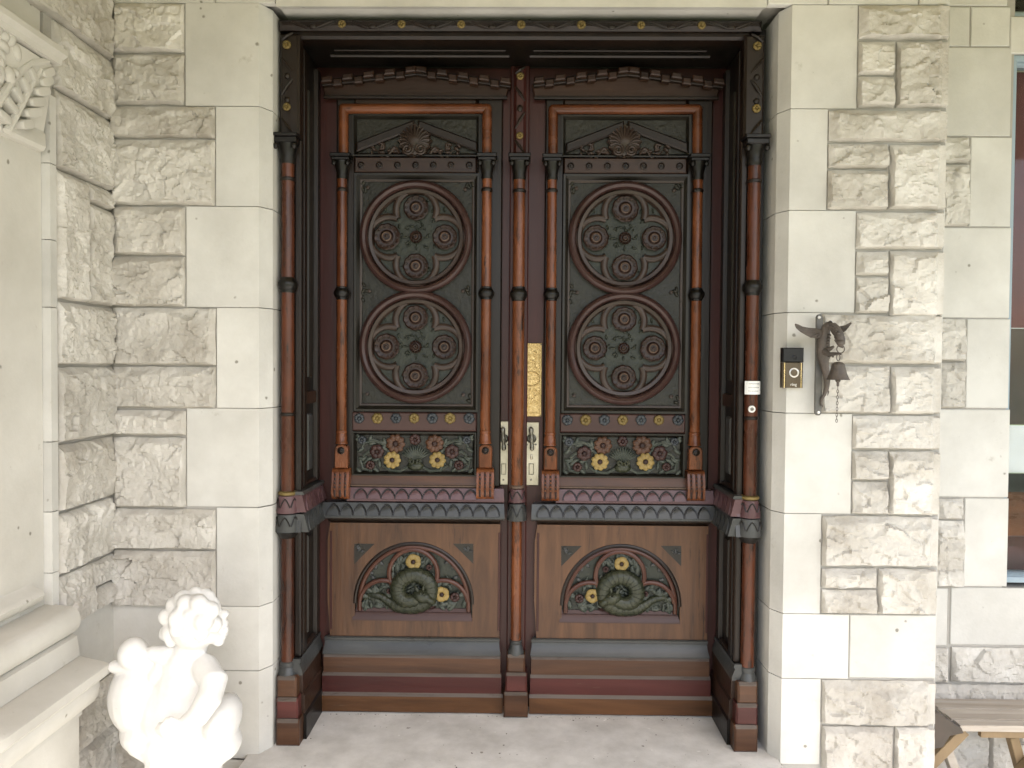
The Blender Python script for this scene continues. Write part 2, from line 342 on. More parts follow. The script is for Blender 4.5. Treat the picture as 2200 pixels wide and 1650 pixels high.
# ---- stones
def sm(t): t = max(0, min(1, t)); return t * t * (3 - 2 * t)
def rock_mesh(wd, ht, seed, amp=.03, margin=0, step=.0052):
    nx = max(6, int(wd / step)); nz = max(6, int(ht / step)); vs = []; fs = []
    o = Vector((seed * 7.31, seed * 3.17, seed * 1.93))
    rs = random.Random(seed)
    kt = rs.uniform(.70, 1.15) * amp / .032; kb = rs.uniform(3, 6); kl = rs.choice((1.0, 3.5, 4.5, 6)); kr = rs.choice((1.2, 3.5, 4.5, 6))
    tx, tz = rs.uniform(-.25, .25), rs.uniform(-.05, .30)
    def N(p, f, q=0): return noise.noise(p * f + Vector((q * 3.7, q * 1.3, q * 2.1)))
    for k in range(nz + 1):
        for i in range(nx + 1):
            x = wd * i / nx; z = ht * k / nz; p = Vector((x, 0, z)) + o
            pw = p + Vector((N(p, 9, 1), 0, N(p, 9, 2))) * .02
            # broad fracture face: a few flat shells meeting at sharp ledges
            t = (N(pw, 5.5, 3) * .9 + .25 * N(pw, 14, 4)) * 3.2; fl = math.floor(t)
            ter = (fl + sm((t - fl - .62) / .38)) / 3.2
            fc = 0
            for (fq, am, q_) in ((15, .0085, 0), (38, .0034, 5), (90, .0013, 9)):
                pv = Vector((pw.x * fq, pw.z * fq * 1.25, seed + q_)); c_ = noise.voronoi(pv)[1][0]
                g_ = noise.random_unit_vector if False else None
                ax_ = noise.noise(c_ * 5.1 + Vector((1, 2, 3))) * 2.4; az_ = noise.noise(c_ * 4.3 + Vector((7, 5, 1))) * 2.4; a0_ = noise.noise(c_ * 6.7) * .9
                fc += am * (ax_ * (pv.x - c_.x) + az_ * (pv.y - c_.y) + a0_)
            shell = 0
            face = fc + amp * (.80 + .30 * ter + tx * (x / wd - .5) - tz * (z / ht - .5)) + .0016 * N(p, 36, 5) + .0011 * N(p, 80, 6)
            jt = min(.030, .5 * ht) * (.9 * N(p, 9, 7) + .35 * N(p, 24, 8)) + .006 * N(p, 50, 17) - .004; js = .014 * N(p, 13, 9) + .006 * N(p, 40, 10)
            dt, db_, dl, dr = ht - z, z, x, wd - x
            lim = min(kt * max(0, dt + jt * sm(dt / .03)) + .005, kb * max(0, db_ + js * .6 * sm(db_ / .02)) + .006, kl * max(0, dl + js * sm(dl / .02)) + .006)
            if not margin: lim = min(lim, kr * max(0, dr - js * sm(dr / .02)) + .006)
            lim += .0012 * N(p, 45, 11) + .002 * abs(N(p, 22, 12)) * sm(min(dt, db_, dl, dr) / .01)
            h = max(.0, min(face, lim + fc * .8 * sm(min(dt, db_, dl, dr) / .012)))
            if margin and dr < margin:
                h = amp * .50 * sm(min(dr, dt, db_) / .004) + .0006 * N(p, 60, 1)
            elif margin and dr < margin + .012: h = h * sm((dr - margin) / .012) + amp * .50 * (1 - sm((dr - margin) / .012))
            jx = .0025 * N(p, 25, 13) if 0 < i < nx else .0026 * N(p, 22, 14); jz = .0025 * N(p, 25, 15) if 0 < k < nz else .0026 * N(p, 22, 16)
            vs.append((x + jx, -h, z + jz))
    nn = nx + 1
    for k in range(nz):
        for i in range(nx):
            a = k * nn + i; fs.append((a, a + 1, a + nn + 1, a + nn))
    # skirt
    rim = [i for i in range(nn)] + [k * nn + nx for k in range(1, nz + 1)] + [nz * nn + i for i in range(nx - 1, -1, -1)] + [k * nn for k in range(nz - 1, 0, -1)]
    base = len(vs)
    for r in rim: vs.append((vs[r][0], .02, vs[r][2]))
    m = len(rim)
    for i in range(m): fs.append((rim[i], base + i, base + (i + 1) % m, rim[(i + 1) % m]))
    fs.append(tuple(base + i for i in range(m)))
    q = MB(); q.add(vs, fs); return q
def rock(parent, rect, Y, seed, **kw):
    x0, x1, z0, z1 = rc(*rect, Y); g = .0022
    q = rock_mesh(x1 - x0 - 2 * g, z1 - z0 - 2 * g, seed, **kw)
    return q.build('stone', 'rock', parent, (x0 + g, Y, z0 + g), smooth=22)
def ashlar(parent, rect, Y, g=.0010, d=.003, name='stone'):
    x0, x1, z0, z1 = rc(*rect, Y)
    q = MB(); q.rect(0, x1 - x0 - 2 * g, 0, z1 - z0 - 2 * g, .02, -d, .0022)
    return q.build(name, 'ashlar', parent, (x0 + g, Y, z0 + g), smooth=0)

wall = empty('front_wall', (0, YW, LOW), 'pale limestone front wall round the doorway, rock-faced blocks beside smooth quoins', 'wall')
def loc_children(root):
    off = root.location
    for ch in root.children: ch.location = Vector(ch.location) - off
oxl = W(585, 800, YW).x; oxr = W(1660, 800, YW).x     # opening arrises after chamfers are taken off
cl, cr = W(557, 800, YW).x, W(1689, 800, YW).x         # where the chamfers start
YJ = 2.475                                              # end of chamfer depth
jl, jr = W(586, 800, YJ).x, W(1661, 800, YJ).x
lz = W(1115, 16, YW).z; lz2 = W(1115, 20, YJ).z
TOP = 2.78
# mortar core
b = MB()
core = .0015
b.box(XL - .3, cl - .006, YW + core, 2.95, LOW, TOP - .001); b.box(cr + .006, W(2024, 800, YW).x - .004, YW + core, 2.95, LOW, TOP - .001)
b.box(cl - .0055, cr + .0055, YW + .05, 2.95, lz2 + .02, TOP - .001)
b.build('mortar_core', 'mortar', wall, smooth=0)
# smooth quoins on both sides with chamfer
def quoin(parent, x0p, yt, yb_, right=False, x1p=None):
    zt, zb = W(570 if not right else 1700, yt, YW).z, W(570 if not right else 1700, yb_, YW).z
    g = .0005; zt -= g; zb += g
    if not right:
        xa = W(x0p, (yt + yb_) / 2, YW).x + g
        pl = [(xa, YW + .02), (xa, YW - .004), (cl, YW - .004), (jl, YJ), (jl + .004, 2.70), (xa, 2.70)]
    else:
        xb = W(x1p, (yt + yb_) / 2, YW).x - g
        pl = [(jr, YJ), (cr, YW - .004), (xb, YW - .004), (xb, YW + .02), (xb, 2.70), (jr - .004, 2.70)]
    q = MB(); n = len(pl)
    vs = [(x, y, zb) for x, y in pl] + [(x, y, zt) for x, y in pl]
    q.add(vs, [(i, (i + 1) % n, n + (i + 1) % n, n + i) for i in range(n)] + [tuple(range(n)), tuple(range(2 * n - 1, n - 1, -1))])
    return q.build('quoin', 'ashlar', parent, smooth=0)
for x0, yt, yb_ in ((400, 8, 229), (465, 230, 444), (402, 445, 661), (467, 662, 877), (403, 878, 1089), (467, 1091, 1302), (243, 1303, 1440), (400, 1441, 1632)):
    quoin(wall, x0, yt, yb_)
for x1, yt, yb_ in ((1840, 12, 234), (1776, 235, 452), (1836, 453, 671), (1760, 672, 887), (1828, 888, 1102), (1762, 1103, 1317), (1822, 1318, 1456), (1761, 1457, 1640)):
    quoin(wall, None, yt, yb_, True, x1)
# lower dressed block under each quoin row, down to the porch floor
for x0, x1 in ((243, 585), (1664, 1990)):
    a0, a1, zz0, zz1 = rc(x0, 1655, x1, 1820, YW)
    q = MB(); q.rect(a0, a1, LOW + .002, W(1100, 1655 if x0 > 1000 else 1634, YW).z, YW + .02, YW - .004, .003); q.build('base_stone', 'ashlar', wall, smooth=0)
# lintel stones
def lintel(xa, xb, first=False, last=False):
    A, B = W(xa, 8, YW).x + .001, W(xb, 8, YW).x - .001
    q = MB(); top = TOP - .002
    q.ext_x([(YW - .004, top), (YW - .004, lz), (YJ, lz2), (2.70, lz2 + .003), (2.70, top)], A, B); return q.build('lintel', 'ashlar', wall, smooth=0)
lintel(593, 1648)
for xa, xb in ((243, 462), (464, 592), (1649, 1778), (1779, 1972), (1974, 2040)):
    A, B = W(xa, 5, YW).x + .001, W(xb, 5, YW).x - .001
    q = MB(); q.rect(A, B, W((xa + xb) / 2, 8 if xa < 1000 else 11, YW).z + .001, TOP - .002, YW + .02, YW - .004, .002); q.build('stone', 'ashlar', wall, smooth=0)
rk = [(243, 8, 398, 115), (243, 117, 398, 227), (243, 229, 464, 298), (243, 300, 464, 442), (244, 444, 400, 549), (244, 551, 400, 659), (244, 661, 466, 785), (244, 787, 466, 877),
      (245, 880, 402, 935), (245, 938, 402, 1089), (245, 1092, 466, 1179), (245, 1181, 466, 1301), (245, 1443, 398, 1540), (245, 1543, 398, 1650)]
for i, r_ in enumerate(rk): rock(wall, r_, YW, i + 1, amp=.030)
rkr = [(1842, 12, 2038, 87, 1), (1842, 90, 1921, 163, 0), (1841, 165, 1920, 234, 0), (1923, 90, 2037, 234, 1), (1778, 237, 2034, 307, 1), (1777, 309, 1907, 364, 0), (1776, 366, 1906, 452, 0), (1908, 311, 2031, 452, 1),
       (1837, 456, 2027, 537, 1), (1837, 540, 1907, 593, 0), (1836, 595, 1907, 674, 0), (1909, 540, 2027, 680, 1), (1763, 676, 2023, 783, 1), (1762, 786, 1909, 888, 0), (1911, 787, 2020, 890, 1),
       (1829, 892, 2019, 966, 1), (1828, 968, 1905, 1031, 0), (1828, 1033, 1905, 1104, 0), (1907, 969, 2018, 1106, 1), (1764, 1107, 2014, 1216, 1), (1763, 1219, 1882, 1263, 0), (1763, 1265, 1882, 1317, 0), (1884, 1220, 2011, 1319, 1),
       (1763, 1459, 2008, 1555, 1), (1763, 1558, 1917, 1652, 0), (1919, 1559, 2007, 1653, 1)]
for i, r_ in enumerate(rkr): rock(wall, r_[:4], YW, 40 + i, amp=.032, margin=.024 if r_[4] else 0)
ashlar(wall, (1824, 1320, 2010, 1457), YW)
# right edge of the pier: short return towards the recessed wall
b = MB(); xe = W(2024, 800, YW).x
b.box(xe - .0035, xe - .001, YW + .001, YR - .01, LOW, TOP - .002); b.build('pier_return', 'ashlar', wall, smooth=0)
loc_children(wall)

rwall = empty('recessed_wall', (1.6, YR, LOW), 'set-back stretch of pale limestone wall behind the wooden bench, right of the pier', 'wall')
b = MB(); b.box(xe, W(2166, 700, YR).x, YR + .0015, 3.0, LOW, TOP - .001)
wx0, wx1 = W(2164, 700, YR).x, 3.9
b.box(W(2166, 700, YR).x, 3.9, YR + .0015, 3.0, LOW, W(2180, 1262, YR).z - .001); b.build('mortar_core', 'mortar', rwall, smooth=0)
for r_ in ((2030, -60, 2165, 13), (2037, 15, 2083, 100), (2085, 15, 2170, 100), (2030, 102, 2172, 293), (2083, 295, 2172, 487), (2020, 489, 2170, 683), (2075, 685, 2168, 877), (2005, 879, 2168, 1068), (2070, 1070, 2165, 1260), (2000, 1263, 2035, 1387), (2041, 1263, 2420, 1387)):
    ashlar(rwall, r_, YR)
for i, r_ in enumerate(((2020, 295, 2080, 352), (2020, 354, 2080, 487), (2012, 685, 2073, 776), (2012, 778, 2073, 877), (2004, 1070, 2068, 1115), (2004, 1117, 2068, 1260), (1995, 1390, 2036, 1465), (2041, 1390, 2300, 1465), (1995, 1468, 2230, 1560), (1995, 1563, 2120, 1690), (2122, 1563, 2330, 1690))):
    rock(rwall, r_, YR, 80 + i, amp=.028)
loc_children(rwall)

# ---- side wall on the left (faces right)
swall = empty('side_wall', (XL, 2.1, LOW), 'rough limestone side wall meeting the front wall, left of the cherub', 'wall')
Ye = WX(97, 700, XL).y
b = MB(); b.box(XL - .25, XL - .0015, Ye + .002, YW + .2, LOW, TOP - .001); b.box(XL - .25, XL - .03, -.7, Ye, LOW, TOP - .001); b.build('mortar_core', 'mortar', swall, smooth=0)
def side_rock(y0p, y1p, Ya, Yb, seed, amp=.030):
    zt = W(240, y0p, YW).z; zb = W(240, y1p, YW).z; g = .003
    q = rock_mesh(Yb - Ya - 2 * g, zt - zb - 2 * g, seed, amp=amp)
    q.v = [(-y, x, z) for x, y, z in q.v]
    return q.build('stone', 'rock', swall, (XL, Ya + g, zb + g), smooth=22)
Ym = Ye + .035
for i, (a, c) in enumerate(((-60, 133), (133, 263), (263, 413))): side_rock(a, c, Ym if i else 1.9, YW - .004, 120 + i)
side_rock(413, 660, Ym, 2.28, 131); side_rock(413, 455, 2.28, YW - .004, 132); side_rock(455, 660, 2.28, YW - .004, 133)
for i, (a, c) in enumerate(((662, 785), (787, 933), (935, 1063), (1065, 1183))): side_rock(a, c, Ym, YW - .004, 140 + i)
side_rock(1185, 1287, Ym, 2.30, 150); side_rock(1185, 1240, 2.30, YW - .004, 151); side_rock(1242, 1287, 2.30, YW - .004, 152)
side_rock(1440, 1545, Ym, YW - .004, 153); side_rock(1547, 1700, Ym, YW - .004, 154)
b = MB(); zt, zb = W(240, 1289, YW).z, W(240, 1438, YW).z
b.box(XL - .02, XL + .004, Ye, YW - .004, zb, zt); b.build('stone', 'ashlar', swall, smooth=0)
# dressed bright margin
for a, c in ((200, 347), (349, 512), (514, 658), (660, 950), (952, 1102), (1104, 1235), (1237, 1380)):
    zt = WX(90, a, XL).z; zb = WX(90, c, XL).z
    q = MB(); q.ext_y([(XL - .07, zb), (XL + .016, zb), (XL + .016, zt), (XL - .07, zt)], Ye, Ym - .006); o = q.build('margin_stone', 'ashlar', swall, smooth=0)
loc_children(swall)

# ---- carved niche / memorial at the far left
niche = empty('stone_niche', (XL, 1.5, LOW), 'pale carved stone niche with leaf frieze above and stepped moulded sill, at left edge', 'niche')
XP = -1.312
b = MB(); b.box(XP - .03, XP, .2, Ye - .002, LOW, TOP - .001); b.build('back_panel', 'carved', niche, smooth=0)
def zY(py, Y=2.10): return W(150, py, Y).z
def prof_y(name, pts, y1=2.10, y0=.3, smooth=40):
    q = MB(); q.ext_y(pts, y0, y1); return q.build(name, 'carved', niche, smooth=smooth)
prof_y('upper_sill', [(XP, zY(1240)), (XP + .006, zY(1246)), (-1.285, zY(1252)), (-1.276, zY(1262)), (-1.284, zY(1274)), (XP + .004, zY(1288)), (XP, zY(1310))], 2.035)
tz0, tz1 = zY(1302), zY(1360); tc = (tz0 + tz1) / 2; tr = (tz0 - tz1) / 2
prof_y('torus_moulding', [(XP, tz0 + .008), (XP + .03, tz0 + .004)] + [(-1.247 + .030 * math.cos(a), tc + tr * math.sin(a)) for a in [math.pi / 2 - k * math.pi / 10 for k in range(11)]] + [(XP, tz1)])
prof_y('fascia', [(XP, tz1 - .001), (-1.240, tz1 - .001), (-1.228, tz1 - .008), (-1.220, zY(1408)), (XP, zY(1408))], smooth=0)
prof_y('sill_slab', [(XP, zY(1409)), (-1.22, zY(1409)), (-1.147, zY(1421)), (-1.139, zY(1426)), (-1.139, zY(1444)), (-1.146, zY(1450)), (XP, zY(1450))], smooth=30)
prof_y('cove_moulding', [(XP, zY(1451)), (-1.168, zY(1451)), (-1.165, zY(1472)), (-1.170, zY(1492)), (-1.182, zY(1506)), (-1.215, zY(1526)), (-1.215, zY(1534)), (XP, zY(1534))], smooth=40)
prof_y('plinth', [(XP, zY(1535)), (-1.224, zY(1535)), (-1.224, LOW + .001), (XP, LOW + .001)], smooth=0)
zc = lambda p: W(110, p, 2.08).z
prof_y('top_moulding', [(XP, zc(88)), (-1.268, zc(90)), (-1.243, zc(104)), (-1.243, zc(116)), (-1.258, zc(124)), (-1.262, zc(134)), (XP, zc(140))], 2.10, smooth=30)
prof_y('carved_frieze', [(XP, zc(141)), (-1.273, zc(141)), (-1.276, zc(180)), (-1.284, zc(230)), (-1.296, zc(285)), (-1.292, zc(290)), (-1.290, zc(318)), (-1.297, zc(326)), (XP, zc(328))], 2.075, smooth=30)
def frond(px, py, X=-1.279): return WX(px, py, X)
b = MB()
mid = [(16, 282), (34, 246), (52, 212), (66, 184), (80, 160), (86, 150)]
b.tube([frond(*p) for p in mid], [.010, .010, .009, .008, .008, .009], 8)
b.build('leaf_rib', 'carved', niche)
def leaflet(c, e, wd):
    A, B = frond(*c), frond(*e); mdl = (A + B) / 2; d = B - A; L = d.length
    ang = math.atan2(d.z, d.y); rot = Matrix.Rotation(ang, 3, 'X'); q = MB(); n = 16; vs = []; fs = []
    for (hx, sc) in ((-.012, 1.0), (.006, 1.0), (.011, .86), (.012, .6)):
        for i in range(n):
            a = 2 * math.pi * i / n; ca, sa = math.cos(a), math.sin(a)
            u = abs(ca) ** .55 * (1 if ca > 0 else -1) * L * .56; v = abs(sa) ** .55 * (1 if sa > 0 else -1) * wd
            vs.append(Vector((hx, 0, 0)) + rot @ Vector((0, u * sc if hx > .008 else u, v * (sc if hx > .008 else 1))))
    for k in range(3):
        for i in range(n): j = (i + 1) % n; fs.append((k * n + i, k * n + j, k * n + n + j, k * n + n + i))
    fs.append(tuple(range(3 * n, 4 * n)))
    q.add(vs, fs); return q.build('leaflet', 'carved', niche, mdl)
for c, e in (((84, 178), (108, 172)), ((74, 198), (101, 195)), ((62, 220), (92, 218)), ((52, 244), (83, 240)), ((42, 268), (66, 266)), ((88, 160), (110, 152))): leaflet(c, e, .0125)
for c, e in (((72, 172), (60, 146)), ((56, 196), (42, 166)), ((44, 218), (24, 188)), ((32, 242), (8, 212)), ((18, 262), (-8, 240))): leaflet(c, e, .0105)
b = MB()
b.tube([frond(*p) for p in ((-6, 225), (20, 180), (44, 150), (68, 134), (100, 132))], .010, 8)
b.build('rib_moulding', 'carved', niche)
rs = random.Random(3)
for k in range(16):
    q = MB(); c = frond(rs.uniform(-10, 34), rs.uniform(62, 170), -1.277)
    q.ell((0, 0, 0), (.012, rs.uniform(.012, .026), rs.uniform(.010, .02)), Matrix.Rotation(rs.uniform(0, 3), 3, 'X'), 10, 6); q.build('acanthus_lobe', 'carved', niche, c)
loc_children(niche)

# ================================================================== DOOR FRAME
YB = 2.78
frame = empty('door_surround', (0, 2.6, 0), 'dark carved timber door frame with round colonnettes and gilt flowers, set in the stone opening', 'door frame')
# measured on the left jamb, mirrored about the door's centre line
Xc = (W(597, 800, 2.5).x + W(1636, 800, 2.5).x) / 2
def bar_poly(x0, x1, z0, z1): return [(x0, z0), (x1, z0), (x1, z1), (x0, z1)]
def jamb(mir):
    mx = (lambda x: 2 * Xc - x) if mir else (lambda x: x)
    def bld(q, name, m, parent=None, smooth=38):
        if mir: q.v = [(2 * Xc - x, y, z) for x, y, z in q.v]; q.f = [tuple(reversed(f)) for f in q.f]
        return q.build(name, m, parent or frame, smooth=smooth)
    X = lambda px, Y: W(px, 800, Y).x
    Z = lambda py, Y: W(620, py, Y).z
    xo = X(594, 2.5); xi = X(648, 2.54)
    zt = Z(46, 2.5)
    q = MB(); q.box(xo - .01, xi - .014, 2.556, 2.86, 0.001, zt); bld(q, 'jamb_post', 'black', smooth=0)
    # pilaster strip beside the column
    q = MB(); q.rect(X(633, 2.535), xi, Z(1448, 2.53), Z(300, 2.53), 2.56, 2.532, .004); bld(q, 'pilaster', 'dark')
    # reveal panelling, faces the opening
    def rev(y0, y1, z0, z1, d, name, m, bev=.004):
        q = MB(); x1 = xi + d
        q.add([(xi - .02, y0, z0), (xi - .02, y1, z0), (xi - .02, y1, z1), (xi - .02, y0, z1), (x1, y0 + bev, z0 + bev), (x1, y1 - bev, z0 + bev), (x1, y1 - bev, z1 - bev), (x1, y0 + bev, z1 - bev)],
              [(0, 1, 2, 3), (4, 5, 6, 7), (0, 1, 5, 4), (1, 2, 6, 5), (2, 3, 7, 6), (3, 0, 4, 7)])
        return bld(q, name, m, smooth=0)
    zc1 = Z(1050, 2.55); zc0 = Z(1140, 2.55); zp = Z(1430, 2.55)
    rev(2.57, 2.61, zp, zc0, .0, 'reveal_stile', 'dark'); rev(2.735, 2.779, zp, zc0, .0, 'reveal_stile', 'dark')
    rev(2.57, 2.61, zc1, 2.30, .0, 'reveal_stile', 'dark'); rev(2.735, 2.779, zc1, 2.30, .0, 'reveal_stile', 'dark')
    rev(2.611, 2.734, Z(838, 2.65), Z(868, 2.65), -.002, 'reveal_rail', 'darkh') if False else rev(2.611, 2.734, Z(868, 2.65), Z(838, 2.65), -.002, 'reveal_rail', 'darkh')
    rev(2.611, 2.734, zc1, Z(1030, 2.65), -.002, 'reveal_rail', 'darkh'); rev(2.611, 2.734, zp, zp + .05, -.002, 'reveal_rail', 'darkh')
    rev(2.64, 2.705, Z(1015, 2.65), Z(885, 2.65), -.006, 'reveal_panel', 'slate', .012)
    rev(2.64, 2.705, Z(815, 2.65), 2.2, -.006, 'reveal_panel', 'mould', .012)
    rev(2.64, 2.705, zp + .07, zc0 - .03, -.006, 'reveal_panel', 'mould', .012)
    # colonnette
    cx, cy = X(617, 2.515), 2.522
    zz = lambda py: Z(py, 2.515)
    r0 = .0215
    q = MB(); q.lathe_z(cx, cy, [(r0, zz(1428)), (r0, zz(1150)), (r0, zz(1148)), (r0 * .98, zz(700)), (r0 * .96, zz(320))], 20)
    sh = bld(q, 'colonnette', 'jambshaft')
    q = MB(); q.lathe_z(cx, cy, [(r0, zz(352)), (.026, zz(345)), (.024, zz(338)), (.028, zz(322)), (.034, zz(312)), (.034, zz(310))], 16)
    q.prism(bar_poly(cx - .036, cx + .036, zz(310), zz(298)), 2.56, 2.484, .003); q.prism(bar_poly(cx - .04, cx + .04, zz(297.5), zz(290)), 2.56, 2.478, .003)
    for sx in (-1, 1): q.ell((cx + sx * .030, 2.487, zz(318)), (.009, .008, .011))
    bld(q, 'capital', 'black', sh)
    q = MB(); q.lathe_z(cx, cy, [(r0 + .001, zz(629)), (.024, zz(627)), (.024, zz(623)), (.027, zz(621)), (.031, zz(613)), (.031, zz(607)), (.027, zz(602)), (.025, zz(600)), (.024, zz(597)), (r0 + .001, zz(596))], 18); bld(q, 'shaft_ring', 'black', sh)
    for py in (385, 890):
        q = MB(); q.lathe_z(cx, cy, [(r0, zz(py + 4)), (.0245, zz(py + 2)), (.0245, zz(py - 2)), (r0, zz(py - 4))], 16); bld(q, 'shaft_ring', 'dark', sh)
    q = MB(); q.lathe_z(cx, cy, [(.026, zz(1064)), (.031, zz(1062)), (.031, zz(1057)), (.026, zz(1055))], 20); bld(q, 'gilt_ring', 'gold', sh)
    def collar(za, zb, ra, rb, m, name='collar'):
        q = MB(); q.lathe_z(cx, cy, [(ra * .9, za + .001), (ra, za), (rb, zb + .006), (rb, zb), (rb * .8, zb - .001)], 24); c_ = bld(q, name, m, sh)
        q = MB(); n = 6
        for k in range(n):                                  # black outlines paint groove shade and dirt round the collar scales
            a0 = 2 * math.pi * k / n; half = math.pi / n * .9; pts = []
            for t in range(9):
                u = -1 + t / 4; zt_ = zb + (za - zb) * (.35 + .5 * (1 - abs(u) ** 1.6))
                a = a0 + half * u; f = (za - zt_) / (za - zb); rr = ra + (rb - ra) * f + .0012
                pts.append((cx + rr * math.sin(a), cy - rr * math.cos(a), zt_))
            q.tube(pts, .0022, 5)
        bld(q, 'scale_shade_line', 'black', sh)
    collar(zz(1065), zz(1101), .029, .036, 'purple'); collar(zz(1104), zz(1141), .033, .040, 'slate')
    q = MB(); q.lathe_z(cx, cy, [(.037, zz(1142)), (.030, zz(1150)), (r0, zz(1156))], 20); bld(q, 'collar_foot', 'black', sh)
    q = MB(); q.lathe_z(cx, cy, [(r0 + .001, zz(1420)), (.025, zz(1422)), (.025, zz(1429)), (.023, zz(1432)), (.027, zz(1440)), (.034, zz(1452)), (.034, zz(1456))], 20); bld(q, 'base', 'slate', sh)
    # wrapped cornice: slopes on reveal and pilaster
    def wrap(za, zb, d0, d1, m, scales=True):
        q = MB(); q.ext_y([(xi - .02, za), (xi + d0, za), (xi + d1, zb), (xi - .02, zb)], 2.51, 2.775); ob = bld(q, 'reveal_cornice', m)
        q = MB(); q.ext_x([(2.55, za), (2.532 - d0, za), (2.532 - d1, zb), (2.55, zb)], X(632, 2.53), xi + d0 * .5); bld(q, 'cornice_return', m)
        if scales:
            for k in range(5):
                y0 = 2.53 + k * .049; q = MB()
                g = gothic(y0, y0 + .045, zb + .003, za - .006, 4)
                q.add([(xi + d0 + (d1 - d0) * (za - z) / (za - zb) + .0035, y, z) for y, z in g] + [(xi + d0 + (d1 - d0) * (za - z) / (za - zb) - .002, y, z) for y, z in g],
                      [tuple(range(len(g))), tuple(reversed(range(len(g), 2 * len(g))))] + [(i, (i + 1) % len(g), len(g) + (i + 1) % len(g), len(g) + i) for i in range(len(g))])
                bld(q, 'scale', m, ob)
    zt1 = Z(1062, 2.53)
    wrap(zt1, Z(1098, 2.53), .010, .024, 'purple'); wrap(Z(1102, 2.53), Z(1140, 2.53), .016, .032, 'slate')
    q = MB(); q.ext_y([(xi - .02, zt1 + .012), (xi + .012, zt1 + .012), (xi + .016, zt1 + .006), (xi + .016, zt1 + .001), (xi - .02, zt1 + .001)], 2.51, 2.775); bld(q, 'cornice_cap', 'slate')
    # plinth courses: front block and reveal course
    for (ya, yb2, pxl, pxr, d, m, mr) in ((1455, 1500, 594, 636, .010, 'brownh', 'darkh'), (1501, 1546, 593, 639, .016, 'redh', 'darkh'), (1547, 1613, 592, 642, .022, 'brownh', 'black')):
        Yf = 2.490 - d + .006
        za, zb = W(615, ya, Yf).z, max(.001, W(615, yb2, Yf).z)
        if yb2 == 1613: zb = .001
        q = MB(); q.prism(bar_poly(W(pxl, 1530, Yf).x, W(pxr, 1530, Yf).x, zb, za), 2.56, Yf, .006); pb_ = bld(q, 'plinth_block', m, smooth=0)
        xa_, xb_ = W(pxl, 1530, Yf).x + .004, W(pxr, 1530, Yf).x - .004
        q = MB(); q.ext_x([(Yf + .012, za + .001), (Yf + .006, za + .001), (Yf - .001, za - .007), (Yf - .001, za - .010), (Yf + .012, za - .003)], xa_, xb_); bld(q, 'worn_highlight_edge', 'ledge', pb_, 0)  # pale strip paints the highlight on the block's top edge, plus wear
        q = MB(); q.ext_y([(xi - .02, za), (xi + d - .008, za), (xi + d, za - .008), (xi + d, zb), (xi - .02, zb)], 2.525, 2.775 - d * .2); bld(q, 'plinth_course', mr, smooth=0)
    zb = W(615, 1454, 2.5).z
    q = MB(); q.ext_y([(xi - .02, zb + .055), (xi + .004, zb + .055), (xi + .006, zb + .045), (xi + .002, zb + .04), (xi + .012, zb + .012), (xi + .012, zb + .001), (xi - .02, zb + .001)], 2.51, 2.775); bld(q, 'base_moulding', 'slate')
    q = MB(); q.ext_x([(2.55, zb + .055), (2.525, zb + .055), (2.523, zb + .045), (2.527, zb + .04), (2.515, zb + .012), (2.515, zb + .001), (2.55, zb + .001)], X(632, 2.53), xi + .004); bld(q, 'base_moulding', 'slate')
    # carved upper post
    q = MB(); q.rect(X(597, 2.5), X(640, 2.5), zz(289), zz(72), 2.56, 2.512, .008); post = bld(q, 'carved_post', 'dark')
    for py in (98, 231):
        fl = flower_mesh(.0138, 4, 0, 'gold'); o = new('gilt_flower', fl, post, (mx(cx), 2.512, zz(py)))
    vine = MB()
    for ya, yb2, s_ in ((125, 155, 1), (170, 205, -1), (255, 285, 1), (72, 88, -1)):
        vine.tube([(cx - s_ * .018, 2.512, zz(ya)), (cx, 2.506, zz((ya + yb2) / 2)), (cx + s_ * .018, 2.512, zz(yb2))], [.004, .006, .003], 6)
    for py in (164, 215): vine.ell((cx, 2.510, zz(py)), (.010, .006, .010))
    bld(vine, 'vine', 'dark', post)
_fm = {}
def flower_mesh(r, n, tw, m, heart=None):
    key = (r, n, m, heart)
    if key in _fm: return _fm[key]
    q = MB()
    for k in range(n):
        a = 2 * math.pi * (k + .5) / n + tw
        q.petal(0, 0, -.004, a, r * .18, r * 1.02, r * .9 * math.sin(math.pi / n) * 1.15, .006)
    q.cur = 1 if heart else 0
    q.ell((0, -.007, 0), (r * .3, .006, r * .3), None, 10, 6)
    me = q.mesh('flower', [m] + ([heart] if heart else []), 60); _fm[key] = me; return me
jamb(False); jamb(True)
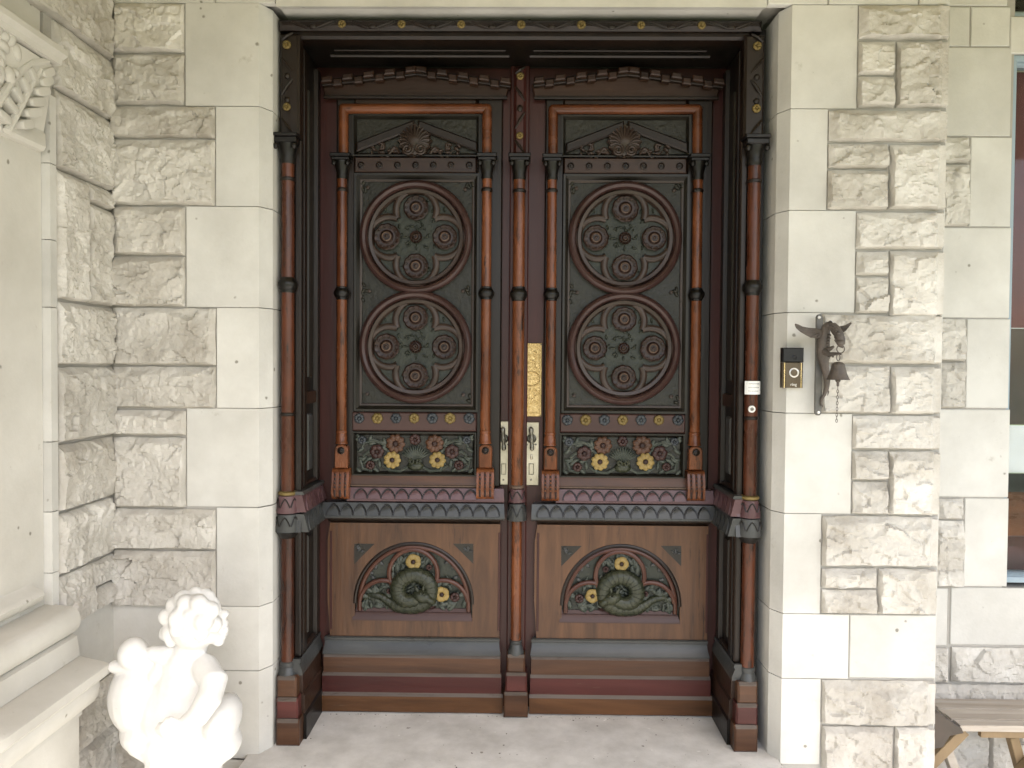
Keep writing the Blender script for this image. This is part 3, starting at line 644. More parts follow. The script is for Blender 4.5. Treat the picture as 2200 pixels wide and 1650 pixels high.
# header
ZT = W(1115, 39, 2.5).z
xl_, xr_ = W(596, 60, 2.5).x, W(1640, 60, 2.5).x
b = MB(); b.rect(xl_, xr_, W(1115, 64, 2.505).z, ZT, 2.56, 2.503, .012); head = b.build('header_band', 'dark', frame)
zf = W(1115, 54, 2.5).z
for k, px in enumerate((735, 863, 991, 1120, 1249, 1377, 1507)):
    p = W(px, 54 + (px - 1115) * .004, 2.503); new('gilt_flower', flower_mesh(.0138, 4, 0, 'gold'), head, (p.x, 2.503, p.z))
b = MB()
for px in [671 + 128.7 * k for k in range(9)]:
    for s_ in (-1, 1):
        xa, xb, xm_ = W(px + s_ * 6, 60, 2.5).x, W(px + s_ * 44, 44, 2.5).x, W(px + s_ * 28, 52, 2.5).x
        if not xl_ < xb < xr_: continue
        b.tube([(xa, 2.502, zf - .010), (xm_, 2.499, zf + .002), (xb, 2.504, zf + .013)], [.003, .005, .003], 6)
        b.tube([(xa + s_ * .012, 2.502, zf - .012), (xm_ + s_ * .012, 2.500, zf), (xb + s_ * .012, 2.505, zf + .011)], [.002, .003, .002], 6)
    b.ell((W(px, 52, 2.5).x, 2.502, zf - .004), (.014, .006, .009))
b.build('vine', 'dark', head)
b = MB(); b.rect(xl_ + .03, xr_ - .03, W(1115, 84, 2.53).z, W(1115, 64.5, 2.53).z, 2.58, 2.528, .008); b.build('header_bead', 'dark', frame)
zs = W(1115, 85, 2.54).z
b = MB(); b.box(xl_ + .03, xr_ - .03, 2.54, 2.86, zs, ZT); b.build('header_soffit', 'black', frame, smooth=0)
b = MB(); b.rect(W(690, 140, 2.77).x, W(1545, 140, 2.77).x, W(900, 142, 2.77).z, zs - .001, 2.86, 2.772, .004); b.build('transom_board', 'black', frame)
for x0, x1 in ((718, 1086), (1146, 1518)):
    for (Y_, y_, w_, dr, ex) in ((2.622, 110, .006, .004, 0), (2.662, 120, .010, .008, 8)):
        A, B = W(x0 - ex, y_, Y_).x, W(x1 + ex, y_, Y_).x
        b = MB(); b.ext_x([(Y_, zs - .0005), (Y_, zs - dr * .4), (Y_ + w_ * .4, zs - dr), (Y_ + w_, zs - dr), (Y_ + w_, zs - .0005)], A, B); b.build('soffit_moulding', 'dark', frame)
loc_children(frame)

# ================================================================== DOOR LEAVES
ORG = [W(893, 700, YB).x, W(1338, 700, YB).x]
cur = [0]
def L(px, py, d=0): p = W(px, py, YB - d); return p.x - ORG[cur[0]], p.z
def LR(x0, y0, x1, y1, d=0):
    a = rc(x0, y0, x1, y1, YB - d); o = ORG[cur[0]]; return a[0] - o, a[1] - o, a[2], a[3]

def make_leaf():
    root = empty('door', (ORG[0], YB, 0), 'left door leaf, with the long central colonnette fixed to its edge', 'door', 'pair of carved door leaves')
    P = lambda q, n, m, par=None, sm_=38, loc=(0, 0, 0): q.build(n, m, par or root, loc, sm_)
    x0, x1, z0, z1 = LR(676, 110, 1128, 1544); z0 = .006
    q = MB(); q.rect(x0, .388, z0, z1 + .03, .05, 0, .002); P(q, 'leaf_board', 'maroon', sm_=0)
    # ---- pediment
    tb = [L(697, 208, .03), L(1088, 208, .03), L(1094, 182, .03), L(893, 152, .03), L(691, 178, .03)]
    q = MB(); q.prism(tb, 0, -.026, .004); ped = P(q, 'pediment', 'darkh')
    b0, b1, bz0, bz1 = LR(695, 205, 1090, 211, .035); q = MB(); q.rect(b0, b1, bz0, bz1, -.02, -.036, .002); P(q, 'base_fillet', 'dark', ped)
    ax, az = L(893, 141, .06); lx, lzz = L(690, 165, .06); rx, rz = L(1097, 168, .06)
    for sx, (ex, ez) in ((-1, (lx, lzz)), (1, (rx, rz))):
        sl_ = (ez - az) / (ex - ax); n = 9; dx = (ex - ax) / n
        q = MB(); t = .026; q.prism([(min(ax, ex), (az if ax < ex else ez) - t), (max(ax, ex), (ez if ax < ex else az) - t), (max(ax, ex), (ez if ax < ex else az) - .004), (min(ax, ex), (az if ax < ex else ez) - .004)], -.02, -.046, .002)
        P(q, 'raking_cornice', 'dark', ped)
        for k in range(n):
            xa, xb = ax + dx * k, ax + dx * (k + 1)
            if xa > xb: xa, xb = xb, xa
            big = (k % 2 == 0)
            up, dn, dep = (.0, .020, .066) if big else (.010, .034, .058)
            g = .0 if big else .003
            f = lambda x: az + sl_ * (x - ax)
            xa += g; xb -= g
            q = MB(); q.prism([(xa, f(xa) - dn), (xb, f(xb) - dn), (xb, f(xb) - up), (xa, f(xa) - up)], -.03, -dep, .004); P(q, 'dentil', 'darkh', ped, 0)
    # ---- board behind colonnettes and stiles
    sb = []
    for xa, xb in ((722, 762), (1024, 1078)):
        q = MB(); q.rect(*LR(xa, 211, xb, 1046, .015), 0, -.016, .005); P(q, 'stile_board', 'dark')
    q = MB(); q.rect(*LR(762.5, 211, 1023.5, 246, .015), 0, -.016, .004); P(q, 'head_board', 'darkh')
    # n-shaped orange roll
    pts = [L(737, 334, .03), L(737, 232, .03), L(1046, 232, .03), L(1046, 334, .03)]
    q = MB(); pts = [(a, -.022, c) for a, c in pts]
    for i in range(3): q.tube(pts[i:i + 2], .0175, 14)
    for p_ in pts[1:3]: q.ell(p_, (.0176, .0176, .0176), None, 14, 10)
    # proper mitre: scale joint radius
    P(q, 'roll_moulding', 'orangeh')
    # ---- upper panel with gable bars and shell
    u0, u1, v0, v1 = LR(758, 247, 1032, 337, .012)
    q = MB(); q.rect(u0, u1, v0, v1, 0, -.006); up = P(q, 'upper_panel', 'green')
    q = MB(); q.frame(u0, u1, v0, v1, .014, -.005, -.022, inner=-.010); P(q, 'panel_moulding', 'mould', up)
    for a_, c_ in (((766, 316), (890, 268)), ((1026, 316), (898, 268))):
        A, C = L(*a_, .02), L(*c_, .02); hh = .017
        poly = [(A[0], A[1] - hh), (C[0], C[1] - hh), (C[0], C[1] + hh), (A[0], A[1] + hh)] if A[0] < C[0] else [(C[0], C[1] - hh), (A[0], A[1] - hh), (A[0], A[1] + hh), (C[0], C[1] + hh)]
        q = MB(); q.prism(poly, -.006, -.026, .005); P(q, 'gable_bar', 'dark', up)
    cx, cz = L(891, 302, .02)
    q = MB(); q.lathe_y(cx, cz, -.006, [(.058, 0), (.060, .010), (.056, .018), (.050, .016), (.046, .019), (.030, .022), (.012, .030), (.004, .031)], 48, lambda a, r: 1 + (.07 * math.cos(16 * a) if r > .025 else 0))
    for k in range(13):
        a = R(-15 + 210 * k / 12); q.tube([(cx + .014 * math.cos(a), -.034, cz - .012 + .014 * math.sin(a)), (cx + .034 * math.cos(a), -.030, cz + .034 * math.sin(a)), (cx + .052 * math.cos(a), -.025, cz + .052 * math.sin(a))], [.0015, .0035, .0050], 6)
    P(q, 'shell', 'tracery', up)
    q = MB()
    for s_ in (-1, 1):
        sp = []
        for k in range(26):
            t = k / 25; a = t * 3.6 * math.pi; r_ = .020 * (1 - t * .8)
            sp.append((cx + s_ * (.024 + r_ * math.cos(a + 2.2)), -.034, cz - .034 + r_ * math.sin(a + 2.2)))
        q.tube(sp, [.0045] * 26, 6)
        sp = []
        for k in range(22):
            t = k / 21; sp.append((cx + s_ * (.055 + .085 * t), -.012 - .004 * math.sin(t * 3), cz - .045 + .022 * math.sin(t * 7.5) * (1 - t * .3)))
        q.tube(sp, [.007 * (1 - t / 30) for t in range(22)], 6)
        for k in range(12):
            rs_ = random.Random(50 + k); a = rs_.uniform(0, 6.28)
            q.ell((cx + s_ * rs_.uniform(.065, .16), -.012, cz - rs_.uniform(.01, .048)), (.013, .008, .006), Matrix.Rotation(a, 3, 'Y'), 8, 5)
    P(q, 'scroll_carving', 'tracery', up)
    # ---- frieze rail with ring studs
    q = MB(); q.rect(*LR(762, 338, 1024, 371, .02), 0, -.024, .004); fr = P(q, 'frieze_rail', 'darkh')
    for px in (776, 815, 854, 893, 931, 969, 1008):
        q = MB(); q.lathe_y(0, 0, 0, [(.0125, 0), (.0125, .003), (.0095, .005), (.0075, .002), (.004, .002), (.0035, .006), (.001, .007)], 16)
        a, c = L(px, 355, .024); P(q, 'stud', 'dark', fr, loc=(a, -.024, c))
    # ---- medallion panel
    u0, u1, v0, v1 = LR(762, 374, 1029, 884, .01)
    q = MB(); q.rect(u0, u1, v0, v1, 0, -.004); mp = P(q, 'medallion_panel', 'green')
    q = MB(); q.frame(u0, u1, v0, v1, .022, -.003, -.024, inner=-.010); P(q, 'panel_moulding', 'mould', mp)
    q = MB(); q.frame(u0 - .001 + .020, u1 + .001 - .020, v0 + .02, v1 - .02, .008, -.003, -.013, inner=-.010); P(q, 'panel_bead', 'tracery', mp)
    q = MB(); rs_ = random.Random(9)
    for (px, py) in ((778, 392), (1012, 392), (778, 866), (1010, 866), (778, 628), (1012, 628)):
        a, c = L(px, py)
        for k in range(6):
            q.ell((a + rs_.uniform(-.018, .018), -.008, c + rs_.uniform(-.03, .03)), (.011, .006, .006), Matrix.Rotation(rs_.uniform(0, 3), 3, 'Y'), 8, 5)
    P(q, 'corner_foliage', 'green', mp)
    for (px, py) in ((792, 404), (1000, 408), (795, 626), (995, 626), (790, 846), (996, 848)):
        q = MB(); q.lathe_y(0, 0, 0, [(.007, 0), (.006, .004), (.002, .006)], 10); a, c = L(px, py); P(q, 'stud', 'tracery', mp, loc=(a, -.010, c))
    for (px, py) in ((893.5, 509), (892.5, 745)):
        cx, cz = L(px, py, .02); Rr = .2015
        q = MB(); q.lathe_y(cx, cz, -.004, [(Rr, 0), (Rr + .002, .018), (Rr - .003, .028), (Rr - .012, .033), (Rr - .021, .028), (Rr - .025, .018), (Rr - .027, .014), (Rr - .027, .002)], 72, cap=False)
        ring = P(q, 'medallion', 'medring')
        q = MB(); q.lathe_y(cx, cz, -.004, [(.174, 0), (.174, .015), (.169, .022), (.158, .020), (.154, .012), (.152, .0)], 64, cap=False); P(q, 'inner_ring', 'tracery', ring)
        # quatrefoil ground and tracery
        q = MB(); q.lathe_y(cx, cz, -.004, [(.158, 0), (.158, .002)], 40); P(q, 'quatrefoil_ground', 'moss', ring)
        lo, lr_ = .096, .073
        q = MB()
        for k in range(4):
            a0 = k * math.pi / 2
            half = math.pi - math.acos(0) - math.atan2(math.sqrt(max(0, lr_ ** 2 - (lo * math.sin(math.pi / 4)) ** 2)) if False else 0, 1)
            # arc between the two cusps
            c_ = lo / math.sqrt(2); off = math.sqrt(lr_ ** 2 - c_ ** 2); kx = c_ - off if False else c_ + 0
            # cusp lies on the diagonal where neighbouring lobes meet
            dd = lo * math.cos(math.pi / 4) + math.sqrt(lr_ ** 2 - (lo * math.sin(math.pi / 4)) ** 2)
            cu = Vector((dd * math.cos(math.pi / 4) - lo, dd * math.sin(math.pi / 4))); amax = math.atan2(cu.y, cu.x)
            pts = []
            for t in range(25):
                a = a0 - amax + 2 * amax * t / 24
                pts.append((cx + lo * math.cos(a0) + lr_ * math.cos(a), -.012, cz + lo * math.sin(a0) + lr_ * math.sin(a)))
            q.tube(pts, .0125, 10, flat=.85)
        P(q, 'tracery', 'tracery', ring)
        q = MB(); rs_ = random.Random(21)
        for k in range(34):
            a = rs_.uniform(0, 6.28); r_ = rs_.uniform(.03, .15)
            q.ell((cx + r_ * math.cos(a), -.008, cz + r_ * math.sin(a)), (.010, .005, .0045), Matrix.Rotation(rs_.uniform(0, 3), 3, 'Y'), 8, 4)
        for s1 in (-1, 1):
            for s2 in (-1, 1):
                q.ell((cx + s1 * .030, -.010, cz + s2 * .030), (.004, .005, .004), None, 8, 5); q.ell((cx + s1 * .112, -.010, cz + s2 * .112), (.004, .005, .004), None, 8, 5)
            q.ell((cx + s1 * .036, -.009, cz), (.010, .004, .003)); q.ell((cx, -.009, cz + s1 * .036), (.003, .004, .010))
        P(q, 'carved_ground', 'moss', ring)
        fo = .104
        for (dx, dz, r_) in ((0, fo, .044), (0, -fo, .044), (fo, 0, .044), (-fo, 0, .044), (0, 0, .021)):
            q = MB(); sc = r_ / .049
            q.lathe_y(0, 0, 0, [(.030 * sc, 0), (.047 * sc, .008), (.050 * sc, .013), (.045 * sc, .017), (.034 * sc, .013), (.026 * sc, .014), (.019 * sc, .021)], 48, lambda a, r: 1 + (.055 * abs(math.cos(5 * a)) - .02 if r > .028 * sc else 0)); 
            for k in range(10):
                a = (k + .5) * math.pi / 5
                q.ell((.040 * sc * math.cos(a), -.015, .040 * sc * math.sin(a)), (.006 * sc, .003, .006 * sc), None, 8, 4)
            q.cur = 1; q.lathe_y(0, 0, 0, [(.0185 * sc, .019), (.0185 * sc, .023), (.0155 * sc, .025), (.013 * sc, .022)], 24, cap=False)
            q.cur = 0; q.lathe_y(0, 0, 0, [(.0135 * sc, .016), (.0115 * sc, .019), (.007 * sc, .020), (.0065 * sc, .025), (.003 * sc, .027)], 20)
            P(q, 'rosette', ['rosette', 'ringpale'], ring, loc=(cx + dx, -.008, cz + dz))
    # ---- rosette rail
    q = MB(); q.rect(*LR(757, 886, 1024, 926, .02), 0, -.024, .004); rr = P(q, 'rosette_rail', 'railh')
    for k, px in enumerate((772, 811, 851, 890, 929, 967, 1008)):
        a, c = L(px, 898.5, .024); new('rosette', flower_mesh(.0195, 6, 0, 'bluegrey' if k % 2 == 0 else 'gold'), rr, (a, -.024, c))
    # ---- flower panel
    u0, u1, v0, v1 = LR(757, 928, 1023, 1022, .02)
    q = MB(); q.rect(u0, u1, v0, v1, 0, -.006); fp = P(q, 'flower_panel', 'green')
    q = MB(); q.frame(u0, u1, v0, v1, .014, -.005, -.026, inner=-.010); P(q, 'panel_moulding', 'mould', fp)
    def fl(px, py, r, n, m, heart, d=.012):
        a, c = L(px, py, d); return new('flower', flower_mesh(r, n, 0, m, heart), fp, (a, -d, c))
    for px in (843, 940): fl(px, 988, .032, 9, 'yellow', 'heart', .018)
    for px in (850, 934): fl(px, 953, .034, 9, 'brownflower', 'heart', .012)
    for px in (810, 971): fl(px, 970, .026, 6, 'plumflower', 'heart', .014)
    for px in (796, 986): fl(px, 999, .017, 5, 'plumflower', 'heart', .012)
    for px in (778, 1003): fl(px, 945, .016, 5, 'bluegrey', 'bluegrey', .010)
    fl(892, 944, .020, 6, 'plumflower', 'plumflower', .012)
    a, c = L(892, 1001, .02)
    q = MB(); q.ell((a, -.016, c), (.030, .018, .018), None, 14, 8)
    for s_ in (-1, 1):
        sp = [(a + s_ * (.013 + .010 * (1 - k / 16 * .8) * math.cos(k * .55)), -.030, c + .016 + .010 * (1 - k / 16 * .8) * math.sin(k * .55)) for k in range(14)]
        q.tube(sp, [.004] * 14, 6)
    P(q, 'carved_vase', 'gold' if False else 'serpent', fp)
    q = MB()
    for k in range(13):
        an = R(-62 + k * 10.3); ln = .055 - .014 * abs(math.sin(an)) * 0
        d = Vector((math.sin(an), 0, math.cos(an))); o_ = Vector((a, -.014, c + .018))
        q.ell(o_ + d * ln * .55, (.0042, .006, ln * .52), Matrix.Rotation(an, 3, 'Y'), 8, 6)
    for s_ in (-1, 1):
        for pts in ([(15, 5), (32, 14), (55, 12), (70, 2)], [(60, -40), (85, -52), (108, -48), (118, -30)], [(78, -20), (100, -28), (112, -18)], [(92, 14), (112, 8), (118, -10)]):
            pp = []
            for (ux, uz) in pts:
                p_ = L(892 + s_ * ux, 998 + uz, .01); pp.append((p_[0], -.012, p_[1]))
            q.tube(pp, [.005, .006, .005, .003][:len(pp)], 6)
        rs_ = random.Random(31)
        for k in range(26):
            p_ = L(892 + s_ * rs_.uniform(40, 122), rs_.uniform(936, 1012), .01)
            q.ell((p_[0], -.011, p_[1]), (.016, .006, .007), Matrix.Rotation(s_ * rs_.uniform(0, 3), 3, 'Y'), 8, 5)
    P(q, 'foliage', 'leaf', fp)
    # ---- aprons with pointed scales
    a0, a1, az0, az1 = LR(752, 1023, 1026, 1043, .03)
    q = MB(); q.ext_x([(0, az1), (-.026, az1), (-.036, az0 + .006), (-.036, az0), (0, az0)], a0, a1); P(q, 'sloped_sill', 'brownh')
    a0, a1, az0, az1 = LR(752, 1043, 1026, 1046, .04); q = MB(); q.rect(a0, a1, az0, az1, 0, -.041, .001); P(q, 'sill_highlight_bead', 'ringpale')  # pale colour paints the highlight line along the sill's edge
    def apron(xa, xb, ya, yb, d0, d1, m, n, xs, xe, cut):
        p0, p1 = L(xa, ya, d0), L(xb, ya, d0); q0 = L(xa, yb, d1)
        za, zb = p0[1], q0[1]
        q = MB(); q.ext_x([(0, za), (-d0, za), (-d1, zb + .006), (-d1, zb), (-d1 + .01, zb - .006), (0, zb - .006)], p0[0], p1[0], cut, cut); ap = P(q, 'apron', m)
        sa, sb_ = L(xs, ya, d0)[0], L(xe, ya, d0)[0]; wd = (sb_ - sa) / n; ed = MB()
        for k in range(n):
            g = gothic(sa + wd * k + .0022, sa + wd * (k + 1) - .0022, zb + .007, za - .008, 6)
            q = MB(); q.prism(g, 0, -.005, .0015, lambda x, z: -(d0 + (d1 - d0) * (za - z) / (za - zb - .006)) , back=False); P(q, 'scale', m, ap)
            ed.tube([(x, -(d0 + (d1 - d0) * (za - z) / (za - zb - .006)) - .002, z) for x, z in gothic(sa + wd * k + .001, sa + wd * (k + 1) - .001, zb + .007, za - .004, 6)[2:]], .0024, 5)
        P(ed, 'scale_shade_lines', 'black', ap)  # black lines put groove shade and dirt into colour round the scales
    apron(752, 1078, 1047, 1076, .036, .046, 'purple', 9, 761, 1026, .2)
    apron(698, 1078, 1079, 1112, .052, .067, 'slate', 13, 703, 1074, .16)
    b0, b1, bz0, bz1 = LR(704, 1114, 1074, 1124, .05); q = MB(); q.ext_x([(0, bz1), (-.06, bz1), (-.03, bz0), (0, bz0)], b0, b1); P(q, 'apron_soffit', 'black')
    # ---- consoles with bases
    for px in (732.5, 1042.5):
        cx, _ = L(px, 1030, .05)
        zt = L(px, 1007, .05)[1]; zb = L(px, 1074, .06)[1]
        h_ = zt - zb; wd = .031
        pr = [(-.010, zt), (-.048, zt), (-.054, zt - .004)] + [(-.056 - .012 * math.sin(k / 8 * math.pi * .5), zt - .004 - h_ * .72 * k / 8) for k in range(1, 9)] + [(-.064, zb + .012), (-.054, zb + .003), (-.04, zb), (-.010, zb)]
        q = MB(); q.ext_x(pr, cx - wd, cx + wd); con = P(q, 'console', 'orange')
        for gk in range(3):
            gx = cx + (gk - 1) * .0185
            q = MB()
            fr_ = [p_ for p_ in pr if p_[1] < zt - .006 and p_[1] > zb + .008]
            for (y, z) in fr_[:-1]: pass
            q.tube([(gx, y + .0015, z) for y, z in fr_], .0042, 6); P(q, 'groove', 'heart', con)
            q = MB()
            for t in range(5):
                k = 1 + t * 1.4; z = zt - .004 - h_ * .72 * k / 8; y = -.056 - .012 * math.sin(k / 8 * math.pi * .5)
                q.ell((gx, y - .003, z), (.0034, .003, .0034), None, 8, 5)
            P(q, 'bead', 'orange', con)
        # round-headed block
        b0, b1 = cx - .0235, cx + .0235; zz0 = zt + .002; zz1 = L(px, 955, .05)[1]
        arc = [(b1, zz0), (b1, zz1 - .016)] + [(cx + .0235 * math.cos(a), zz1 - .016 + .016 * math.sin(a)) for a in [R(20 + 14 * k) for k in range(11)]] + [(b0, zz1 - .016), (b0, zz0)]
        q = MB(); q.prism(list(arc), -.012, -.050, .003); blk = P(q, 'column_block', 'orange')
        q = MB(); q.lathe_y(0, 0, 0, [(.013, 0), (.013, .003), (.010, .005), (.0075, .002), (.004, .003), (.003, .007), (.001, .008)], 18); P(q, 'stud', 'dark', blk, loc=(cx, -.050, L(px, 968, .05)[1]))
        # colonnette
        zz = lambda py: L(px, py, .035)[1]
        cy = -.033; r0 = .0182; cxx = L(px + 1.5, 700, .035)[0]
        q = MB(); q.lathe_z(cxx, cy, [(r0, zz(930)), (r0, zz(640)), (r0 * .96, zz(500)), (r0 * .93, zz(372))], 18); sh = P(q, 'colonnette', 'orange')
        q = MB(); q.lathe_z(cxx, cy, [(r0, zz(385)), (.021, zz(381)), (.019, zz(375)), (.024, zz(360)), (.030, zz(350)), (.030, zz(347))], 16)
        q.prism(bar_poly(cxx - .031, cxx + .031, zz(347), zz(341)), 0, -.066, .002); q.prism(bar_poly(cxx - .036, cxx + .036, zz(340.6), zz(333)), 0, -.072, .003)
        for s_ in (-1, 1): q.ell((cxx + s_ * .024, cy - .026, zz(353)), (.008, .007, .010))
        P(q, 'capital', 'black', sh)
        q = MB(); q.lathe_z(cxx, cy, [(r0, zz(412)), (.0205, zz(410)), (.0205, zz(406)), (r0, zz(404))], 16); P(q, 'shaft_ring', 'gold' if False else 'dark', sh)
        q = MB(); q.lathe_z(cxx, cy, [(r0, zz(644)), (.0205, zz(643)), (.0205, zz(640)), (.023, zz(639)), (.0285, zz(633)), (.0285, zz(627)), (.023, zz(621)), (.021, zz(620)), (.021, zz(617)), (r0, zz(616))], 18); P(q, 'shaft_ring', 'black', sh)
        q = MB(); q.lathe_z(cxx, cy, [(r0 * .8, zz(954)), (.0235, zz(953)), (.0235, zz(951)), (.021, zz(949)), (.0205, zz(938)), (.0185, zz(931)), (.0205, zz(929)), (.0205, zz(926)), (r0, zz(924))], 18); P(q, 'base', 'orange', sh)
    # ---- lower panel
    u0, u1, v0, v1 = LR(710, 1124, 1074, 1370, .02)
    ch = .03
    q = MB()
    # board with an arched opening: built as ring strip between outline and arch
    acx, _ = L(889, 1250, .02); asp = L(889, 1296, .02)[1]; aw = .213; abot = L(889, 1330, .02)[1]; ah = L(889, 1167, .02)[1] - asp
    arcp = [(acx - aw, abot), (acx - aw, asp)] + [(acx + aw * math.cos(math.pi * (1 - k / 32)), asp + ah * math.sin(math.pi * k / 32)) for k in range(1, 32)] + [(acx + aw, asp), (acx + aw, abot)]
    def outer(p):
        x, z = p
        if z <= abot + 1e-6: return (u0 if x < acx else u1, v0)
        dx, dz = x - acx, z - (asp - .02)
        t = min((u1 - acx) / abs(dx) if abs(dx) > 1e-6 else 9e9, (v1 - asp + .02) / dz if dz > 1e-6 else 9e9)
        return (acx + dx * t, asp - .02 + dz * t)
    op = [outer(p) for p in arcp]
    # make sure both top corners exist
    def nearest(c_): return min(range(len(op)), key=lambda i: (op[i][0] - c_[0]) ** 2 + (op[i][1] - c_[1]) ** 2)
    op[nearest((u0, v1))] = (u0, v1); op[nearest((u1, v1))] = (u1, v1)
    n = len(arcp); yf = -.024
    vs = [(x, yf, z) for x, z in arcp] + [(x, yf, z) for x, z in op] + [(x, 0, z) for x, z in arcp] + [(x, 0, z) for x, z in op]
    fs = []
    for i in range(n):
        j = (i + 1) % n
        fs += [(i, j, n + j, n + i), (i, j, 2 * n + j, 2 * n + i), (n + i, n + j, 3 * n + j, 3 * n + i)]
    q.add(vs, fs); lp = P(q, 'lower_panel', 'brown', sm_=0)
    # bevelled side strips
    for sx, xx in ((-1, u0), (1, u1)):
        q = MB(); q.prism([(xx - .001, v0 + .03), (xx + .001 + .006, v0 + .03), (xx + .007, v1 - .03), (xx - .001, v1 - .03)] if sx < 0 else [(xx - .007, v0 + .03), (xx + .001, v0 + .03), (xx + .001, v1 - .03), (xx - .007, v1 - .03)], 0, -.0265, .001); P(q, 'edge_bead', 'maroon', lp)
    # corner recesses
    for s_ in (-1, 1):
        tri = [L(889 + s_ * 128, 1168, .024), L(889 + s_ * 84, 1168, .024), L(889 + s_ * 128, 1212, .024)]
        if s_ < 0: tri = [tri[0], tri[2], tri[1]]
        q = MB(); q.prism(tri, -.02, -.0245); tr_ = P(q, 'corner_recess', 'mould', lp, 0)
        q = MB(); cxt = sum(t[0] for t in tri) / 3; czt = sum(t[1] for t in tri) / 3
        for k in range(6):
            rs_ = random.Random(60 + k + s_); q.ell((cxt + s_ * .006 + rs_.uniform(-.012, .012), -.026, czt + .006 + rs_.uniform(-.012, .012)), (.009, .004, .004), Matrix.Rotation(rs_.uniform(0, 3), 3, 'Y'), 8, 4)
        P(q, 'corner_carving', 'slate', lp)
    # arch moulding and trefoil tracery
    q = MB(); q.tube([(x, -.022, z) for x, z in arcp[1:-1]], .007, 8); P(q, 'arch_moulding', 'dark', lp)
    aw2, ah2 = aw - .015, ah - .015
    q = MB(); ap_ = [(acx - aw2, -.014, asp - .03)] + [(acx + aw2 * math.cos(math.pi * (1 - k / 32)), -.014, asp + ah2 * math.sin(math.pi * k / 32)) for k in range(0, 33)] + [(acx + aw2, -.014, asp - .03)]
    q.tube(ap_, .008, 8); P(q, 'arch_moulding', 'arch', lp)
    q = MB(); q.prism([(acx - aw, abot)] + [(x, z) for x, z in reversed([])] + [(acx + aw, abot)] + [p_ for p_ in reversed(arcp[1:-1])], 0, -.003); P(q, 'arch_ground', 'moss', lp)
    q = MB()
    for (px, py, rx_, a_s, a_e) in ((888, 1232, .088, -28, 208), (824, 1298, .088, 48, 172), (953, 1298, .088, 132, 8)):
        c_ = L(px, py, .014); pts = []
        for k in range(21):
            a = R(a_s + (a_e - a_s) * k / 20); pts.append((c_[0] + rx_ * math.cos(a), -.016, c_[1] + rx_ * math.sin(a)))
        q.tube(pts, .0085, 8)
    P(q, 'trefoil_tracery', 'arch', lp)
    a0, a1, s0, s1 = LR(758, 1309, 1015, 1332, .02)
    q = MB(); q.ext_x([(0, s1), (-.006, s1), (-.012, s1 - .012), (-.016, s1 - .013), (-.030, s0 + .004), (-.030, s0), (0, s0)], a0 + .012, a1 - .012, .4, .4); P(q, 'arch_sill', 'railh', lp)
    # relief: coiled serpent, foliage, flowers  (head to the right; mirrored on the other leaf)
    def lp3(px, py, d): a, c = L(px, py, .02); return (a, -d, c)
    q = MB()
    path = [(786, 1302, .008, 2), (783, 1290, .010, 4), (792, 1281, .012, 5), (806, 1280, .014, 7), (822, 1286, .014, 8), (838, 1296, .016, 10), (852, 1302, .020, 13), (873, 1303, .024, 15), (897, 1301, .026, 16), (916, 1291, .026, 16), (925, 1272, .026, 16), (921, 1252, .026, 16), (905, 1239, .026, 16), (885, 1235, .028, 16), (866, 1243, .030, 16), (856, 1258, .032, 16), (856, 1275, .034, 16), (868, 1288, .038, 15), (886, 1290, .040, 14), (902, 1284, .040, 13)]
    fine = []
    for i in range(len(path) - 1):
        for t in range(4):
            f = t / 4; p0 = path[max(0, i - 1)]; p1 = path[i]; p2 = path[i + 1]; p3 = path[min(len(path) - 1, i + 2)]
            fine.append([.5 * ((2 * p1[c]) + (-p0[c] + p2[c]) * f + (2 * p0[c] - 5 * p1[c] + 4 * p2[c] - p3[c]) * f * f + (-p0[c] + 3 * p1[c] - 3 * p2[c] + p3[c]) * f ** 3) for c in range(4)])
    q.tube([lp3(f[0], f[1], f[2] * .7) for f in fine], [f[3] / 620 * (1.12 + (.05 if i % 2 else -.05)) for i, f in enumerate(fine)], 12, flat=.8)
    rg = MB(); nf = len(fine)
    for i in range(14, nf - 6, 2):
        f0, f1 = fine[i - 1], fine[i + 1]; c_ = Vector(lp3(fine[i][0], fine[i][1], fine[i][2] * .7)); rr = fine[i][3] / 620 * 1.12
        tn = (Vector(lp3(f1[0], f1[1], f1[2] * .7)) - Vector(lp3(f0[0], f0[1], f0[2] * .7))).normalized(); sd = Vector((-tn.z, 0, tn.x))
        rg.tube([c_ + sd * (rr * 1.0 * math.sin(R(a))) + Vector((0, -.8 * rr * 1.0 * math.cos(R(a)), 0)) for a in (-75, -45, -15, 15, 45, 75)], [.0005, .0010, .0014, .0014, .0010, .0005], 5)
    ridge_mb = rg
    h = Vector(lp3(908, 1279, .034)); q.ell(h, (.036, .022, .024), Matrix.Rotation(R(18), 3, 'Y'), 14, 9)
    q.ell(h + Vector((.028, 0, -.012)), (.024, .018, .014), Matrix.Rotation(R(35), 3, 'Y'), 12, 8)
    for dx, dz in ((-.004, .016), (.010, .013)): q.ell(h + Vector((dx, -.020, dz)), (.006, .006, .006), None, 8, 6)
    q.ell(h + Vector((-.018, -.006, .026)), (.007, .006, .016), Matrix.Rotation(R(-30), 3, 'Y'), 8, 6); q.ell(h + Vector((.004, -.004, .028)), (.006, .006, .014), Matrix.Rotation(R(10), 3, 'Y'), 8, 6)
    P(q, 'serpent', 'serpent', lp, 60); P(ridge_mb, 'serpent_ridges', 'serpent', lp, 60)
    q = MB(); q.ell(lp3(893, 1305, .012), (.075, .012, .012), None, 14, 6); P(q, 'serpent_belly', 'plumflower', lp)
    q = MB(); rs_ = random.Random(77); cnt = 0
